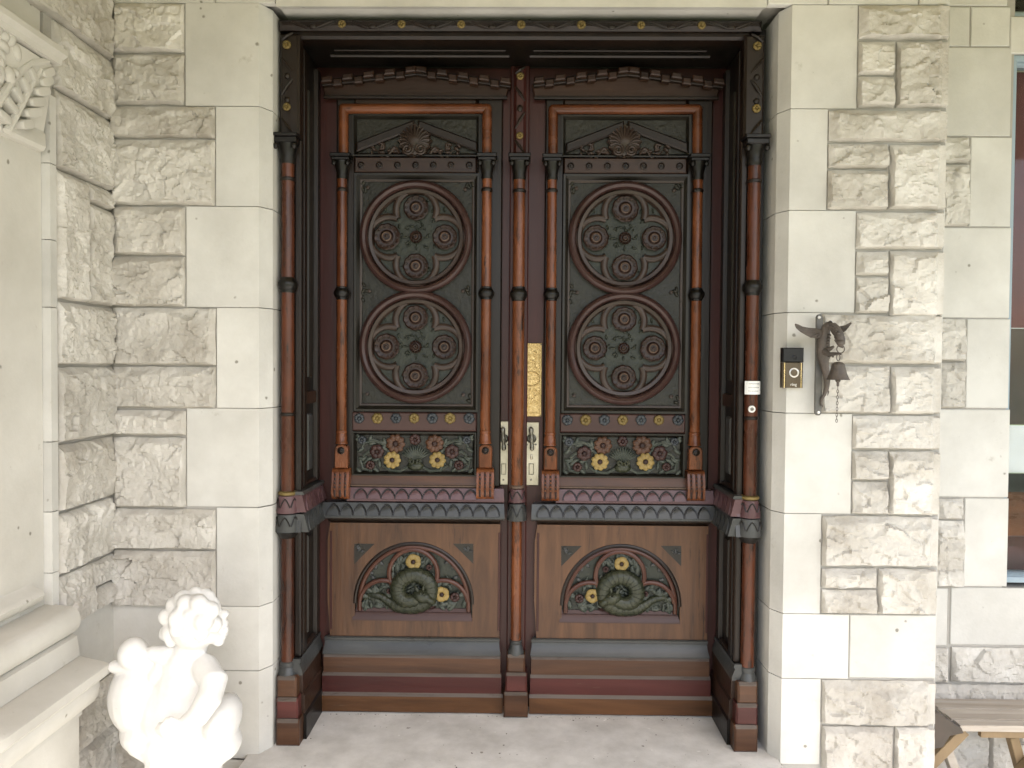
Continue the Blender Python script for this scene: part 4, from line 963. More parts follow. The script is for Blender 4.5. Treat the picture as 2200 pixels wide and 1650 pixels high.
    while cnt < 150:
        px, py = rs_.uniform(775, 1008), rs_.uniform(1188, 1306); p_ = L(px, py, .01)
        dx, dz = p_[0] - acx, p_[1] - asp
        c1_ = L(888, 1232, .014); c2_ = L(824, 1298, .014); c3_ = L(953, 1298, .014)
        if not any((p_[0] - c[0]) ** 2 + (p_[1] - c[1]) ** 2 < .080 ** 2 for c in (c1_, c2_, c3_)): continue
        if p_[1] < L(888, 1304, .01)[1]: continue
        cnt += 1; a = rs_.uniform(0, 3.14); s_ = rs_.uniform(.7, 1.3)
        q.ell((p_[0], -.007 - rs_.uniform(0, .005), p_[1]), (.017 * s_, .006, .0075 * s_), Matrix.Rotation(a, 3, 'Y'), 8, 5)
        if cnt % 4 == 0: q.tube([(p_[0], -.012, p_[1]), (p_[0] + .015 * math.cos(a), -.013, p_[1] + .015 * math.sin(a)), (p_[0] + .025 * math.cos(a + .7), -.01, p_[1] + .025 * math.sin(a + .7))], [.003, .003, .002], 5)
    P(q, 'foliage', 'leaf', lp)
    q = MB()
    for (px, py) in ((795, 1232), (806, 1220), (818, 1212), (984, 1232), (972, 1220), (960, 1210), (800, 1243), (978, 1243)):
        p_ = lp3(px, py, .007); q.ell(p_, (.012, .005, .006), Matrix.Rotation(px * .7, 3, 'Y'), 8, 4)
    P(q, 'spandrel_carving', 'slate', lp)
    for (px, py, m, r_) in ((888, 1207, 'yellow', .027), (949, 1277, 'yellow', .027), (977, 1283, 'plumflower', .018), (922, 1219, 'plumflower', .012), (836, 1270, 'plumflower', .010)):
        p_ = lp3(px, py, .016); new('flower', flower_mesh(r_, 5, 0, m, 'heart'), lp, p_)
    # ---- foot: ogee and three courses
    a0, a1, s0, s1 = LR(696, 1371, 1073, 1406, .04)
    q = MB(); q.ext_x([(0, s1), (-.030, s1), (-.034, s1 - .004), (-.034, s1 - .011), (-.029, s1 - .014), (-.032, s1 - .030), (-.044, s0 + .010), (-.047, s0 + .005), (-.047, s0), (0, s0)], a0 + .01, a1 - .01, .3, .3); P(q, 'ogee_moulding', 'slate', sm_=25)
    for (xa, xb, ya, yb, d, m) in ((695, 1075, 1407, 1446, .044, 'brownh'), (692, 1077, 1447, 1489, .050, 'redh'), (689, 1080, 1490, 1543, .057, 'ochreh')):
        a0, a1, s0, s1 = LR(xa, ya, xb, yb, d)
        if yb == 1543: s0 = .006
        q = MB(); q.ext_x([(0, s1 - .002), (-d + .007, s1 - .002), (-d, s1 - .012), (-d, s0), (0, s0)], a0, a1); pc_ = P(q, 'plinth_course', m, sm_=0)
        q = MB(); q.ext_x([(-d + .012, s1), (-d + .007, s1), (-d - .001, s1 - .0105), (-d + .0005, s1 - .0125), (-d + .012, s1 - .004)], a0 + .0005, a1 - .0005); P(q, 'worn_highlight_edge', 'ledge', pc_, 0)  # pale strip paints the highlight along the course's top, plus wear
    return root
cur[0] = 0
leaf1 = make_leaf()
leaf2 = copy_tree(leaf1); leaf2.location.x = ORG[1]
leaf2['label'] = 'right door leaf, with the brass push plate on its inner edge'
for o in [q for q in bpy.data.objects if q.parent and q.parent.parent == leaf2 and q.parent.name.startswith('lower_panel')]:
    if o.name.split('.')[0] in ('serpent', 'serpent_ridges', 'serpent_belly', 'foliage', 'flower'):
        cx_ = L(889, 1250, .02)[0]
        o.location.x = 2 * cx_ - o.location.x; o.scale.x = -1
# ---- central colonnette on the left leaf
def P1(q, n, m, par=None, sm_=38, loc=(0, 0, 0)): return q.build(n, m, par or leaf1, loc, sm_)
zz = lambda py: L(1110, py, .05)[1]
cx = L(1113.5, 700, .05)[0]; cy = -.042; r0 = .0215
q = MB(); q.rect(cx - .034, cx + .034, .006, zz(128), 0, -.018, .004); P1(q, 'astragal', 'maroon')
q = MB(); q.lathe_z(cx, cy, [(r0, zz(1050)), (r0, zz(640)), (r0 * .97, zz(500)), (r0 * .95, zz(372))], 20); cs = P1(q, 'central_colonnette', 'orange')
q = MB(); q.lathe_z(cx, cy, [(.0185, zz(1384)), (.0180, zz(1118))], 18); P1(q, 'lower_shaft', 'orange', cs)
q = MB(); q.lathe_z(cx, cy, [(r0, zz(386)), (.024, zz(382)), (.022, zz(376)), (.027, zz(360)), (.033, zz(350)), (.033, zz(347))], 16)
q.prism(bar_poly(cx - .034, cx + .034, zz(347), zz(341)), 0, -.078, .002); q.prism(bar_poly(cx - .039, cx + .039, zz(340.6), zz(333)), 0, -.084, .003)
for s_ in (-1, 1): q.ell((cx + s_ * .027, cy - .028, zz(353)), (.008, .007, .010))
P1(q, 'capital', 'black', cs)
for py, m in ((410, 'dark'),):
    q = MB(); q.lathe_z(cx, cy, [(r0, zz(py + 4)), (.0245, zz(py + 2)), (.0245, zz(py - 2)), (r0, zz(py - 4))], 16); P1(q, 'shaft_ring', m, cs)
q = MB(); q.lathe_z(cx, cy, [(r0, zz(647)), (.0235, zz(646)), (.0235, zz(643)), (.026, zz(641)), (.0315, zz(635)), (.0315, zz(628)), (.026, zz(623)), (.024, zz(621)), (.024, zz(617)), (r0, zz(616))], 20); P1(q, 'shaft_ring', 'black', cs)
q = MB(); q.lathe_z(cx, cy, [(r0, zz(1050)), (.0245, zz(1048)), (.0245, zz(1044)), (r0, zz(1042))], 20); P1(q, 'gilt_ring', 'ringpale', cs)
for (ya, yb, ra, rb, m) in ((1051, 1080, .025, .031, 'purple'), (1082, 1119, .028, .036, 'slate')):
    za, zb = zz(ya), zz(yb)
    q = MB(); q.lathe_z(cx, cy, [(ra * .9, za + .001), (ra, za), (rb, zb + .008), (rb, zb + .003), (rb * .8, zb)], 24); P1(q, 'collar', m, cs)
    q = MB()
    for k in range(5):
        a0 = 2 * math.pi * (k + (.5 if m == 'slate' else 0)) / 5; pts = []
        for t in range(11):
            u = -1 + t / 5; z = zb + (za - zb) * (.30 + .55 * (1 - abs(u) ** 1.7)); a = a0 + math.pi / 5 * .95 * u
            rr_ = ra + (rb - ra) * (za - z) / (za - zb) + .0010; pts.append((cx + rr_ * math.sin(a), cy - rr_ * math.cos(a), z))
        q.tube(pts, .0022, 5)
    P1(q, 'scale_shade_line', 'black', cs)  # black lines paint the groove shade and dirt between collar scales
q = MB(); q.lathe_z(cx, cy, [(.0185, zz(1375)), (.022, zz(1376)), (.022, zz(1382)), (.020, zz(1384)), (.024, zz(1392)), (.030, zz(1403)), (.030, zz(1408))], 20); P1(q, 'base', 'slate', cs)
for (ya, yb, pa, pb, d, m) in ((1408, 1446, 1089, 1128, .074, 'brownh'), (1447, 1488, 1086, 1132, .080, 'redh'), (1489, 1549, 1082, 1134, .086, 'brownh')):
    a0, a1, s0, s1 = LR(pa, ya, pb, yb, d)
    if yb == 1549: s0 = .003
    q = MB(); q.rect(a0, a1, s0, s1 - .002, 0, -d, .006); pc_ = P1(q, 'plinth_block', m, sm_=0)
    q = MB(); q.ext_x([(-d + .012, s1), (-d + .007, s1), (-d - .001, s1 - .008), (-d + .0005, s1 - .0105), (-d + .012, s1 - .004)], a0 + .003, a1 - .003); P1(q, 'worn_highlight_edge', 'ledge', pc_, 0)  # same painted highlight and wear on the central blocks
q = MB(); q.rect(cx - .022, cx + .022, zz(332), zz(140), 0, -.044, .010); post = P1(q, 'carved_post', 'maroon')
for py in (163, 291): new('gilt_flower', flower_mesh(.0138, 4, 0, 'gold'), post, (cx, -.045, zz(py)))
q = MB()
for ya, yb, s_ in ((142, 156, -1), (185, 215, 1), (240, 275, -1), (300, 328, 1)):
    q.tube([(cx - s_ * .017, -.043, zz(ya)), (cx, -.049, zz((ya + yb) / 2)), (cx + s_ * .017, -.043, zz(yb))], [.004, .006, .003], 6)
for py in (232,): q.ell((cx, -.046, zz(py)), (.011, .006, .013))
P1(q, 'vine', 'dark', post)
# ---- lock plates and handles
def lock(root, idx, x0, y0, x1, y1, key):
    cur[0] = idx
    a0, a1, s0, s1 = LR(x0, y0, x1, y1, .01)
    q = MB(); q.rect(a0, a1, s0, s1, 0, -.0075, .002); pl = q.build('lock_plate', 'lock', root, smooth=0)
    hx, hz = L((x0 + x1) / 2 + (1 if idx else 0), 943, .02)
    q = MB(); q.lathe_y(hx, hz, -.007, [(.018, 0), (.018, .003), (.014, .005), (.012, .002)], 24); q.build('escutcheon', 'lockdark', pl)
    q = MB(); pts = []; rad = []
    for k, (t, r_) in enumerate(((-.042, .002), (-.040, .006), (-.034, .0085), (-.026, .0075), (-.014, .0055), (-.004, .0085), (.004, .0085), (.014, .0060), (.028, .0085), (.036, .0088), (.042, .005), (.045, .002))):
        pts.append((hx - t * .06, -.026, hz + t)); rad.append(r_)
    q.tube(pts, rad, 12); q.tube([(hx, -.006, hz), (hx, -.026, hz)], .007, 10); q.build('handle', 'lockdark', pl)
    k0, k1, c0, c1 = LR((x0 + x1) / 2 - 5, 996, (x0 + x1) / 2 + 6, 1020, .01)
    q = MB(); q.frame(k0, k1, c0, c1, .0016, -.006, -.0095); q.build('latch_frame', 'lockdark', pl)
    q = MB(); q.rect(k0 + .0016, k1 - .0016, c0 + .0016, c1 - .0016, -.006, -.0085, .001); q.build('latch_cover', 'lock', pl)
    for (sx, sy) in (((x0 + x1) / 2 - 9, 955), ((x0 + x1) / 2 + 10, 955), ((x0 + x1) / 2, 1031)):
        a, c = L(sx, sy, .01); q = MB(); q.lathe_y(0, 0, 0, [(.004, 0), (.0035, .002), (.001, .0025)], 10); q.build('screw', 'lockdark', pl, (a, -.0075, c))
    if key:
        a, c = L((x0 + x1) / 2 + 1, 982, .01)
        q = MB(); q.ell((a, -.008, c), (.005, .002, .011), None, 10, 6); q.build('keyhole_cover', 'lock', pl)
lock(leaf1, 0, 1065, 905, 1098, 1042, False)
lock(leaf2, 1, 1124, 907, 1158, 1043, True)
# ---- brass push plate on the right leaf
cur[0] = 1
a0, a1, s0, s1 = LR(1121, 737, 1164, 895, .01)
q = MB(); q.rect(a0, a1, s0, s1, 0, -.006, .0015); pp = q.build('push_plate', 'brass', leaf2, smooth=0)
q = MB(); q.frame(a0 + .003, a1 - .003, s0 + .010, s1 - .010, .004, -.005, -.0085, inner=-.007); q.frame(a0 + .010, a1 - .010, s0 + .016, s1 - .016, .0025, -.005, -.008); q.build('plate_border', 'brass', pp)
pcx, pcz = L(1142, 814, .01)
q = MB(); N = 32
q.tube([(pcx + .029 * math.cos(2 * math.pi * k / N), -.007, pcz + .026 * math.sin(2 * math.pi * k / N)) for k in range(N)], .0026, 6, closed=True); q.build('oval', 'brass', pp)
q = MB(); rs_ = random.Random(4)
for s_ in (-1, 1):
    for v_ in (-1, 1):
        for (ox, oz, r_) in ((.012, .085, .010), (.012, .055, .008), (.010, .038, .006)):
            sp = [(pcx + s_ * (ox + r_ * (1 - k / 20) * math.cos(k * .5)), -.007, pcz + v_ * (oz + r_ * (1 - k / 20) * math.sin(k * .5))) for k in range(18)]
            q.tube(sp, .0018, 5)
        for k in range(7):
            q.ell((pcx + s_ * rs_.uniform(.002, .018), -.007, pcz + v_ * rs_.uniform(.034, .10)), (.0025, .002, .006), Matrix.Rotation(rs_.uniform(-.6, .6), 3, 'Y'), 8, 4)
for k in range(22):
    z = s0 + .012 + (s1 - s0 - .024) * k / 21; q.ell((a1 - .0085, -.007, z), (.0013, .002, .0022), None, 6, 4)
q.build('scrollwork', 'brass', pp)
for (sx, sz) in ((a0 + .004, s0 + .004), (a1 - .004, s0 + .004), (a0 + .004, s1 - .005), (a1 - .004, s1 - .005)):
    q = MB(); q.lathe_y(0, 0, 0, [(.0025, 0), (.002, .0015), (.0005, .002)], 8); q.build('screw', 'lockdark', pp, (sx, -.006, sz))
def text(name, body, size, m, parent, loc, ext=.0004, sx=1):
    c = bpy.data.curves.new(name, 'FONT'); c.body = body; c.size = size; c.extrude = ext; c.align_x = 'CENTER'; c.align_y = 'CENTER'
    t = bpy.data.objects.new('tmp', c); COL.objects.link(t); bpy.context.view_layer.update()
    me = bpy.data.meshes.new_from_object(t.evaluated_get(bpy.context.evaluated_depsgraph_get())); bpy.data.objects.remove(t)
    me.materials.clear(); me.materials.append(M[m])
    o = new(name, me, parent, loc); o.rotation_euler = (R(90), 0, 0); o.scale = (sx, 1, 1); return o
text('lettering', 'PUSH', .020, 'brass', pp, (pcx, -.007, pcz), .0015)
cur[0] = 0

# ================================================================== SMALL THINGS ON THE WALL
# video doorbell
p0 = W(1703, 790, YW); x0, x1, z0, z1 = rc(1681, 747, 1726, 834, YW - .026)
vd = empty('video_doorbell', ((x0 + x1) / 2, YW - .005, z0), 'small black and bronze video doorbell with a round button, on the right pier', 'doorbell')
ox, oz = vd.location.x, vd.location.z
ww, hh = (x1 - x0) / 2, z1 - z0; zs_ = hh * .64
q = MB(); q.prism([(-ww, zs_), (ww, zs_), (ww, hh), (-ww, hh)], 0, -.024, .003); q.build('camera_cap', 'bellblack', vd)
q = MB(); q.prism([(-ww * .72, .001), (ww * .72, .001), (ww * .72, zs_ - .0008), (-ww * .72, zs_ - .0008)], -.002, -.023, .001); q.build('front_plate', 'bronze', vd)
for s_ in (-1, 1):
    q = MB(); xa, xb = sorted((s_ * ww * .722, s_ * ww * .86)); q.prism([(xa, .001), (xb, .001), (xb, zs_ - .0008), (xa, zs_ - .0008)], 0, -.0225, .0015); q.build('bright_edge', 'bronzebright', vd)
    q = MB(); xa, xb = sorted((s_ * ww * .862, s_ * ww)); q.prism([(xa, .001), (xb, .001), (xb, zs_ - .0008), (xa, zs_ - .0008)], 0, -.020, .003); q.build('side_edge', 'bronze', vd)
q = MB(); q.lathe_y(.003, hh * .385, -.0225, [(.0150, 0), (.0150, .002), (.0125, .003), (.0105, .001)], 28, cap=False); q.build('button_ring', 'silver', vd)
q = MB(); q.lathe_y(.003, hh * .385, -.0225, [(.0104, 0), (.0104, .0012), (.002, .0018)], 24); q.build('button', 'bronze', vd)
q = MB(); q.lathe_y(.003, hh * .76, -.0235, [(.008, 0), (.008, .001), (.005, .002), (.004, .001)], 20); q.build('lens', 'bellblack', vd)
text('lettering', 'ring', .013, 'silver', vd, (.002, -.0236, hh * .09), .0003)

# paper note tied round the right colonnette
Yn = 2.474
x0, x1, z0, z1 = rc(1597, 819, 1629, 848, Yn)
note = empty('paper_note', ((x0 + x1) / 2, Yn, z0), 'small white paper note with faded handwriting, wrapped on the right colonnette of the door frame', 'note')
wd = x1 - x0; hh = z1 - z0; q = MB(); vs = []; fs = []; NN = 12
ccx = 2 * Xc - W(617, 800, 2.515).x; rad = .0275; cyl = 2.522
for k in range(NN + 1):
    a = R(-62 + 150 * k / NN)
    for z in (z0, z1):
        for r_ in (rad, rad + .0008): vs.append((ccx + r_ * math.sin(a) * 1.0 - note.location.x, cyl - r_ * math.cos(a) - Yn, z - z0))
for k in range(NN):
    a = k * 4; fs += [(a + 1, a + 5, a + 7, a + 3), (a, a + 2, a + 6, a + 4), (a, a + 4, a + 5, a + 1), (a + 2, a + 3, a + 7, a + 6)]
fs += [(0, 1, 3, 2), (NN * 4, NN * 4 + 2, NN * 4 + 3, NN * 4 + 1)]
q.add(vs, fs); q.build('paper', 'paper', note)
rs_ = random.Random(12)
for zl, t0, t1 in ((.80, -.55, .75), (.52, -.6, .7), (.25, -.6, .55)):
    q = MB(); pts = []
    for k in range(40):
        t = t0 + (t1 - t0) * k / 39; a = t * 1.0
        pts.append((ccx + (rad + .0012) * math.sin(a) - note.location.x, cyl - (rad + .0012) * math.cos(a) - Yn, hh * zl + .0016 * math.sin(k * 1.9) + rs_.uniform(-.0007, .0007)))
    q.tube(pts, .0004, 4); q.build('handwriting', 'ink', note)
# round white push button
p = W(1616, 879, 2.493)
bb = empty('bell_push', (p.x, 2.4985, p.z), 'round white ringed bell push with dark centre, under the paper note', 'button')
q = MB(); q.lathe_y(0, 0, 0, [(.0115, -.002), (.0115, .004), (.009, .007), (.006, .004)], 24, cap=False); q.build('rim', 'white', bb)
q = MB(); q.lathe_y(0, 0, 0, [(.0062, 0), (.0062, .003), (.002, .0045)], 16); q.build('button', 'lockdark', bb)

# dragon bell
YD = YW - .03
db = empty('dragon_bell', (W(1760, 780, YW).x, YW, W(1760, 890, YW).z), 'rusty winged dragon wall bell with a hanging chain, beside the video doorbell', 'bell')
dl = Vector(db.location)
def D(px, py, d): p = W(px, py, YW - d); return p - dl
x0, x1, z0, z1 = rc(1752, 675, 1767, 893, YW - .036)
rr_ = (x1 - x0) / 2; xm_ = (x0 + x1) / 2
pol = [(xm_ + rr_ * math.cos(a), z0 + rr_ + rr_ * math.sin(a)) for a in [R(180 + 20 * k) for k in range(10)]] + [(xm_ + rr_ * math.cos(a), z1 - rr_ + rr_ * math.sin(a)) for a in [R(20 * k) for k in range(10)]]
q = MB(); q.prism([(a - dl.x, c - dl.z) for a, c in pol], -.030, -.037, .0015); st = q.build('back_strap', 'plate', db)
for py in (682, 886):
    q = MB(); c = D(1760 if py < 700 else 1758.5, py, .037); q.lathe_y(c.x, c.z, c.y, [(.005, 0), (.004, .002), (.001, .003)], 12); q.build('screw', 'silver', db if False else st)
q = MB()
body = [(1779, 692, .075, 3), (1775, 702, .07, 9), (1772, 718, .062, 11), (1769, 735, .056, 13), (1768, 752, .052, 14), (1768, 768, .048, 12), (1771, 785, .046, 9), (1775, 802, .046, 7.5), (1777, 818, .045, 6.5), (1776, 834, .044, 5), (1771, 848, .043, 3.8), (1765, 858, .042, 2.8), (1764, 868, .041, 2), (1768, 874, .041, 1.4)]
q.tube([D(a, c, d) for a, c, d, r_ in body], [r_ / 690 for *_, r_ in body], 12)
q.tube([D(1779, 704, .078), D(1784, 694, .086), D(1789, 700, .10), D(1796, 709, .112), D(1803, 720, .122), D(1807, 731, .128), D(1809, 741, .130)], [.010, .008, .012, .015, .0135, .0125, .009], 12)   # arched neck, skull, muzzle
q.ell(D(1796, 707, .116), (.017, .012, .007), Matrix.Rotation(R(35), 3, 'Y'), 10, 7); q.ell(D(1801, 716, .135), (.005, .005, .004), None, 8, 6)
q.tube([D(1796, 722, .118), D(1801, 735, .122), D(1803, 743, .124)], [.007, .006, .003], 8)
q.ell(D(1796, 711, .128), (.004, .004, .004), None, 8, 6); q.tube([D(1789, 703, .11), D(1797, 706, .124), D(1803, 713, .130)], [.006, .007, .004], 8); q.tube([D(1797, 728, .120), D(1805, 742, .126), D(1812, 746, .130)], [.008, .007, .004], 8); q.ell(D(1806, 736, .132), (.013, .012, .010), None, 10, 7); q.ell(D(1789, 702, .105), (.013, .012, .012), None, 10, 7)
q.tube([D(1772, 755, .07), D(1782, 762, .09), D(1795, 760, .11), D(1808, 760, .12)], [.011, .008, .005, .004], 8)     # foreleg holding the bell
q.tube([D(1788, 761, .10), D(1790, 768, .10)], [.004, .002], 6); q.tube([D(1776, 752, .07), D(1786, 748, .085), D(1792, 744, .09)], [.008, .006, .003], 8)
for i in range(7):
    t = i / 6; q.ell(D(1782 - 8 * t, 720 + 40 * t, .078 - .01 * t), (.006, .006, .004), None, 8, 5)
q.tube([D(1776, 836, .045), D(1780, 842, .045), D(1778, 850, .044)], [.004, .0025, .001], 6)
q.build('dragon_body', 'iron', db, smooth=60)
def wing(pts_top, pts_low, d0, d1, name='wing'):
    q = MB(); poly = pts_top + list(reversed(pts_low)); n = len(poly)
    fr_, bk = [], []
    for (px, py) in poly:
        t = abs(px - poly[0][0]) / 60; p_ = D(px, py, d0 + (d1 - d0) * t); fr_.append(p_ + Vector((0, -.003, 0))); bk.append(p_ + Vector((0, .003, 0)))
    k = len(pts_top); vs = fr_ + bk; fs = []
    for i in range(k - 1):
        a, b_, c_, d_ = i, i + 1, n - 2 - i, n - 1 - i
        fs += [(a, b_, c_, d_), (n + d_, n + c_, n + b_, n + a)]
    for i in range(n): fs.append((i, (i + 1) % n, n + (i + 1) % n, n + i))
    q.add(vs, fs)
    for i in range(1, k):
        q.tube([fr_[0] + Vector((0, -.001, 0)), fr_[n - 1 - i] + Vector((0, -.001, 0))], [.003, .0012], 5)
    q.tube([p_ for p_ in fr_[:k]], .003, 6)
    q.build(name, 'iron', db, smooth=30)
wing([(1768, 712), (1752, 707), (1736, 706), (1722, 703), (1714, 699), (1708, 697)], [(1766, 724), (1753, 727), (1741, 725), (1729, 718), (1720, 713), (1711, 705)], .065, .10)
wing([(1790, 706), (1801, 706), (1810, 704), (1818, 699), (1824, 696), (1828, 694)], [(1794, 714), (1802, 717), (1810, 715), (1817, 710), (1822, 704), (1827, 697)], .085, .13)
dD = .128
q = MB(); c = D(1806, 750, dD); q.tube([c + Vector((.0115 * math.cos(2 * math.pi * k / 20), 0, .0115 * math.sin(2 * math.pi * k / 20))) for k in range(20)], .0016, 6, closed=True); q.build('mouth_ring', 'iron', db)
q = MB(); c = D(1801, 768, dD); q.tube([c + Vector((.005 * math.cos(2 * math.pi * k / 16), 0, .010 * math.sin(2 * math.pi * k / 16))) for k in range(16)], .0014, 6, closed=True); q.build('bell_loop', 'iron', db)
c = D(1801, 777, dD); zt = c.z; zb = D(1801, 816, dD).z; H = zt - zb
q = MB(); q.lathe_z(c.x, c.y, [(.003, zt), (.012, zt - .002), (.0185, zt - .008), (.0195, zt - H * .25), (.024, zt - H * .6), (.030, zt - H * .88), (.0335, zt - H), (.031, zt - H), (.022, zt - H * .6), (.004, zt - H * .1)], 28); q.build('bell', 'iron', db)
q = MB(); q.lathe_z(c.x, c.y, [(.002, zb + .03), (.0025, zb + .004), (.0075, zb - .001), (.0075, zb - .004), (.004, zb - .008), (.004, zb - .017), (.002, zb - .02)], 12); q.build('clapper', 'iron', db)
zc = zb - .021; q = MB(); k = 0
while zc > D(1799, 902, dD).z:
    ax_ = Vector((1, 0, 0)) if k % 2 else Vector((.45, .9, 0))
    q.tube([Vector((c.x - .0006 * k * .3, c.y, zc - .0045)) + ax_ * (.0028 * math.cos(2 * math.pi * t / 10)) + Vector((0, 0, .0055 * math.sin(2 * math.pi * t / 10))) for t in range(10)], .0009, 5, closed=True)
    zc -= .0088; k += 1
q.build('chain', 'iron', db)

# ================================================================== CHERUB STATUE
def voxel(q, name, m, voxel_size, smooth_iter, parent, loc=(0, 0, 0)):
    o = q.build('tmp', m); md = o.modifiers.new('r', 'REMESH'); md.mode = 'VOXEL'; md.voxel_size = voxel_size
    ms = o.modifiers.new('s', 'SMOOTH'); ms.iterations = smooth_iter; ms.factor = .5
    bpy.context.view_layer.update()
    me = bpy.data.meshes.new_from_object(o.evaluated_get(bpy.context.evaluated_depsgraph_get())); bpy.data.objects.remove(o)
    me.name = name; me.shade_smooth()
    return new(name, me, parent, loc)
YS = 2.13
stt = empty('cherub_statue', (W(400, 1600, YS).x, YS, LOW), 'white cherub statue with curly hair, carrying a rounded bundle, before the left pier', 'statue')
sl0 = Vector(stt.location)
def T(px, py, d=0): return W(px, py, YS - d) - sl0
u = YS / F
q = MB()
def E(px, py, d, rx, ry, rz, rot=0): q.ell(T(px, py, d), (rx * u, ry * u, rz * u), Matrix.Rotation(R(rot), 3, 'Y'), 18, 12)
def TB(pts, n=14): q.tube([T(a, c, d) for a, c, d, r_ in pts], [r_ * u for *_, r_ in pts], n); [q.ell(T(a, c, d), (r_ * u,) * 3, None, 14, 10) for a, c, d, r_ in (pts[0], pts[-1])]
E(421, 1335, 0, 56, 60, 60); E(446, 1362, .0, 30, 40, 20)                                     # head and cheek
TB([(418, 1372, 0, 32), (405, 1405, 0, 36), (395, 1428, 0, 46)])                     # neck
E(400, 1470, 0, 70, 58, 62); E(385, 1530, 0, 95, 66, 90); E(395, 1590, 0, 98, 70, 62)    # back, torso
TB([(440, 1436, .02, 30), (460, 1464, .07, 29), (450, 1500, .10, 27), (424, 1540, .115, 23), (392, 1560, .12, 16)])
E(376, 1566, .122, 17, 12, 14, 10)
for fa, fb, fr in (((362, 1557), (342, 1556), 6), ((360, 1564), (338, 1566), 6.4), ((361, 1571), (341, 1575), 6), ((364, 1578), (349, 1583), 5.2)): TB([(*fa, .128, fr), ((fa[0] + fb[0]) / 2, (fa[1] + fb[1]) / 2, .132, fr), (*fb, .120, fr * .8)], 8)
TB([(382, 1554, .13, 6.5), (368, 1544, .132, 6), (358, 1545, .126, 5)], 8)
E(474, 1366, .0, 13, 16, 8, 20); E(484, 1352, .0, 8, 9, 10); E(470, 1380, .0, 12, 14, 8)    # near arm crossing the body
E(445, 1500, -.02, 34, 45, 60); E(352, 1446, .0, 34, 40, 36); E(478, 1545, .0, 38, 60, 55, 12); E(470, 1592, .0, 48, 60, 40, 20); E(440, 1615, .0, 60, 60, 34)                    # hip and drapery fold
E(300, 1500, .0, 66, 58, 82, -6); E(318, 1570, .0, 58, 56, 48); TB([(290, 1575, .03, 20), (300, 1605, .03, 24), (315, 1622, .03, 16)])   # bundle
E(286, 1404, .02, 31, 34, 34); TB([(330, 1403, .02, 16), (350, 1408, .02, 22), (375, 1408, 0, 30)]); TB([(246, 1432, .02, 14), (275, 1430, .02, 18), (310, 1430, .02, 20)])   # raised hand, shoulder, knuckles
TB([(365, 1600, .02, 46), (360, 1660, .02, 48), (355, 1760, .02, 40), (352, 1850, .0, 32)]); TB([(432, 1600, 0, 46), (430, 1670, 0, 46), (426, 1760, 0, 40), (424, 1850, 0, 32)])
voxel(q, 'body', 'statue', .0042, 5, stt)
q = MB(); rs_ = random.Random(5)
for (px, py, r_, d) in ((372, 1305, 20, .02), (362, 1330, 19, .01), (366, 1358, 19, .02), (356, 1362, 15, .0), (392, 1284, 20, .02), (415, 1278, 16, .02), (440, 1283, 16, .02), (460, 1300, 17, .01), (470, 1325, 15, .01), (478, 1342, 14, .0), (474, 1358, 12, .0), (480, 1320, 9, .0), (400, 1300, 20, .05), (425, 1300, 20, .055), (448, 1315, 20, .05), (385, 1325, 20, .06), (410, 1328, 20, .07), (435, 1335, 20, .065), (458, 1340, 18, .04), (380, 1350, 18, .06), (404, 1355, 18, .07), (428, 1360, 17, .06), (370, 1376, 14, .02)):
    c = T(px, py, d)
    for t in range(2):
        q.ell(c + Vector((rs_.uniform(-.006, .006), rs_.uniform(-.004, .01), rs_.uniform(-.006, .006))), (r_ * u, r_ * u * .9, r_ * u), None, 12, 8)
voxel(q, 'curly_hair', 'statue', .0045, 3, stt)
q = MB(); zb_ = T(390, 1845).z
cxs = T(390, 1800).x
q.lathe_z(cxs, 0, [(.17, .001), (.17, .03), (.15, .045), (.13, .06), (.13, max(.1, zb_ - .02)), (.14, zb_), (.14, zb_ + .012)], 28) if zb_ > .12 else q.lathe_z(cxs, 0, [(.16, .001), (.16, .03), (.15, zb_ + .02)], 28)
q.build('pedestal', 'statue', stt)

# ================================================================== BENCH
zt = .098; Yf_, Yk = 2.485, 2.69
bx0 = W(1985, 1530, 2.6).x; bx1 = 2.55
bench = empty('wooden_bench', ((bx0 + bx1) / 2, 2.6, LOW), 'weathered plank bench on crossed legs by the set-back wall, right edge', 'bench')
bo = Vector(bench.location)
rs_ = random.Random(8); npk = 5; dp = (Yk - Yf_) / npk
for k in range(npk):
    q = MB(); ya, yb = Yf_ + dp * k + .0012, Yf_ + dp * (k + 1) - .0012; xa = W((2064, 2044, 2028, 2016, 1985)[k], 1540, ya).x; z_ = zt + rs_.uniform(-.002, .002)
    q.prism([(xa - bo.x, ya - bo.y), (bx1 - bo.x, ya - bo.y), (bx1 - bo.x, yb - bo.y), (xa - bo.x, yb - bo.y)], 0, 0.02, 0)
    q.v = [(x, z, zt - .022 - bo.z + y_ * 1.0 + (z_ - zt)) for x, y_, z in q.v]
    q.build('plank', 'bench', bench, smooth=0)
q = MB(); q.box(W(2105, 1575, Yf_ + .02).x - bo.x, bx1 - .1 - bo.x, Yf_ + .012 - bo.y, Yf_ + .03 - bo.y, zt - .048 - bo.z, zt - .0225 - bo.z); q.build('apron_rail', 'benchleg', bench, smooth=0)
def leg(pa, pb, d, wd, th, m='benchleg'):
    A, B = W(*pa, d) - bo, W(*pb, d) - bo
    B = A + (B - A) * ((LOW + .002 - bo.z - A.z) / (B.z - A.z))
    t = (B - A).normalized(); n_ = Vector((t.z, 0, -t.x)) * wd / 2
    pol = [(p_.x, p_.z) for p_ in (A - n_, A + n_, B + n_, B - n_)]
    q = MB(); q.prism(pol, d - bo.y + th, d - bo.y, .002); q.build('leg', m, bench, smooth=0)
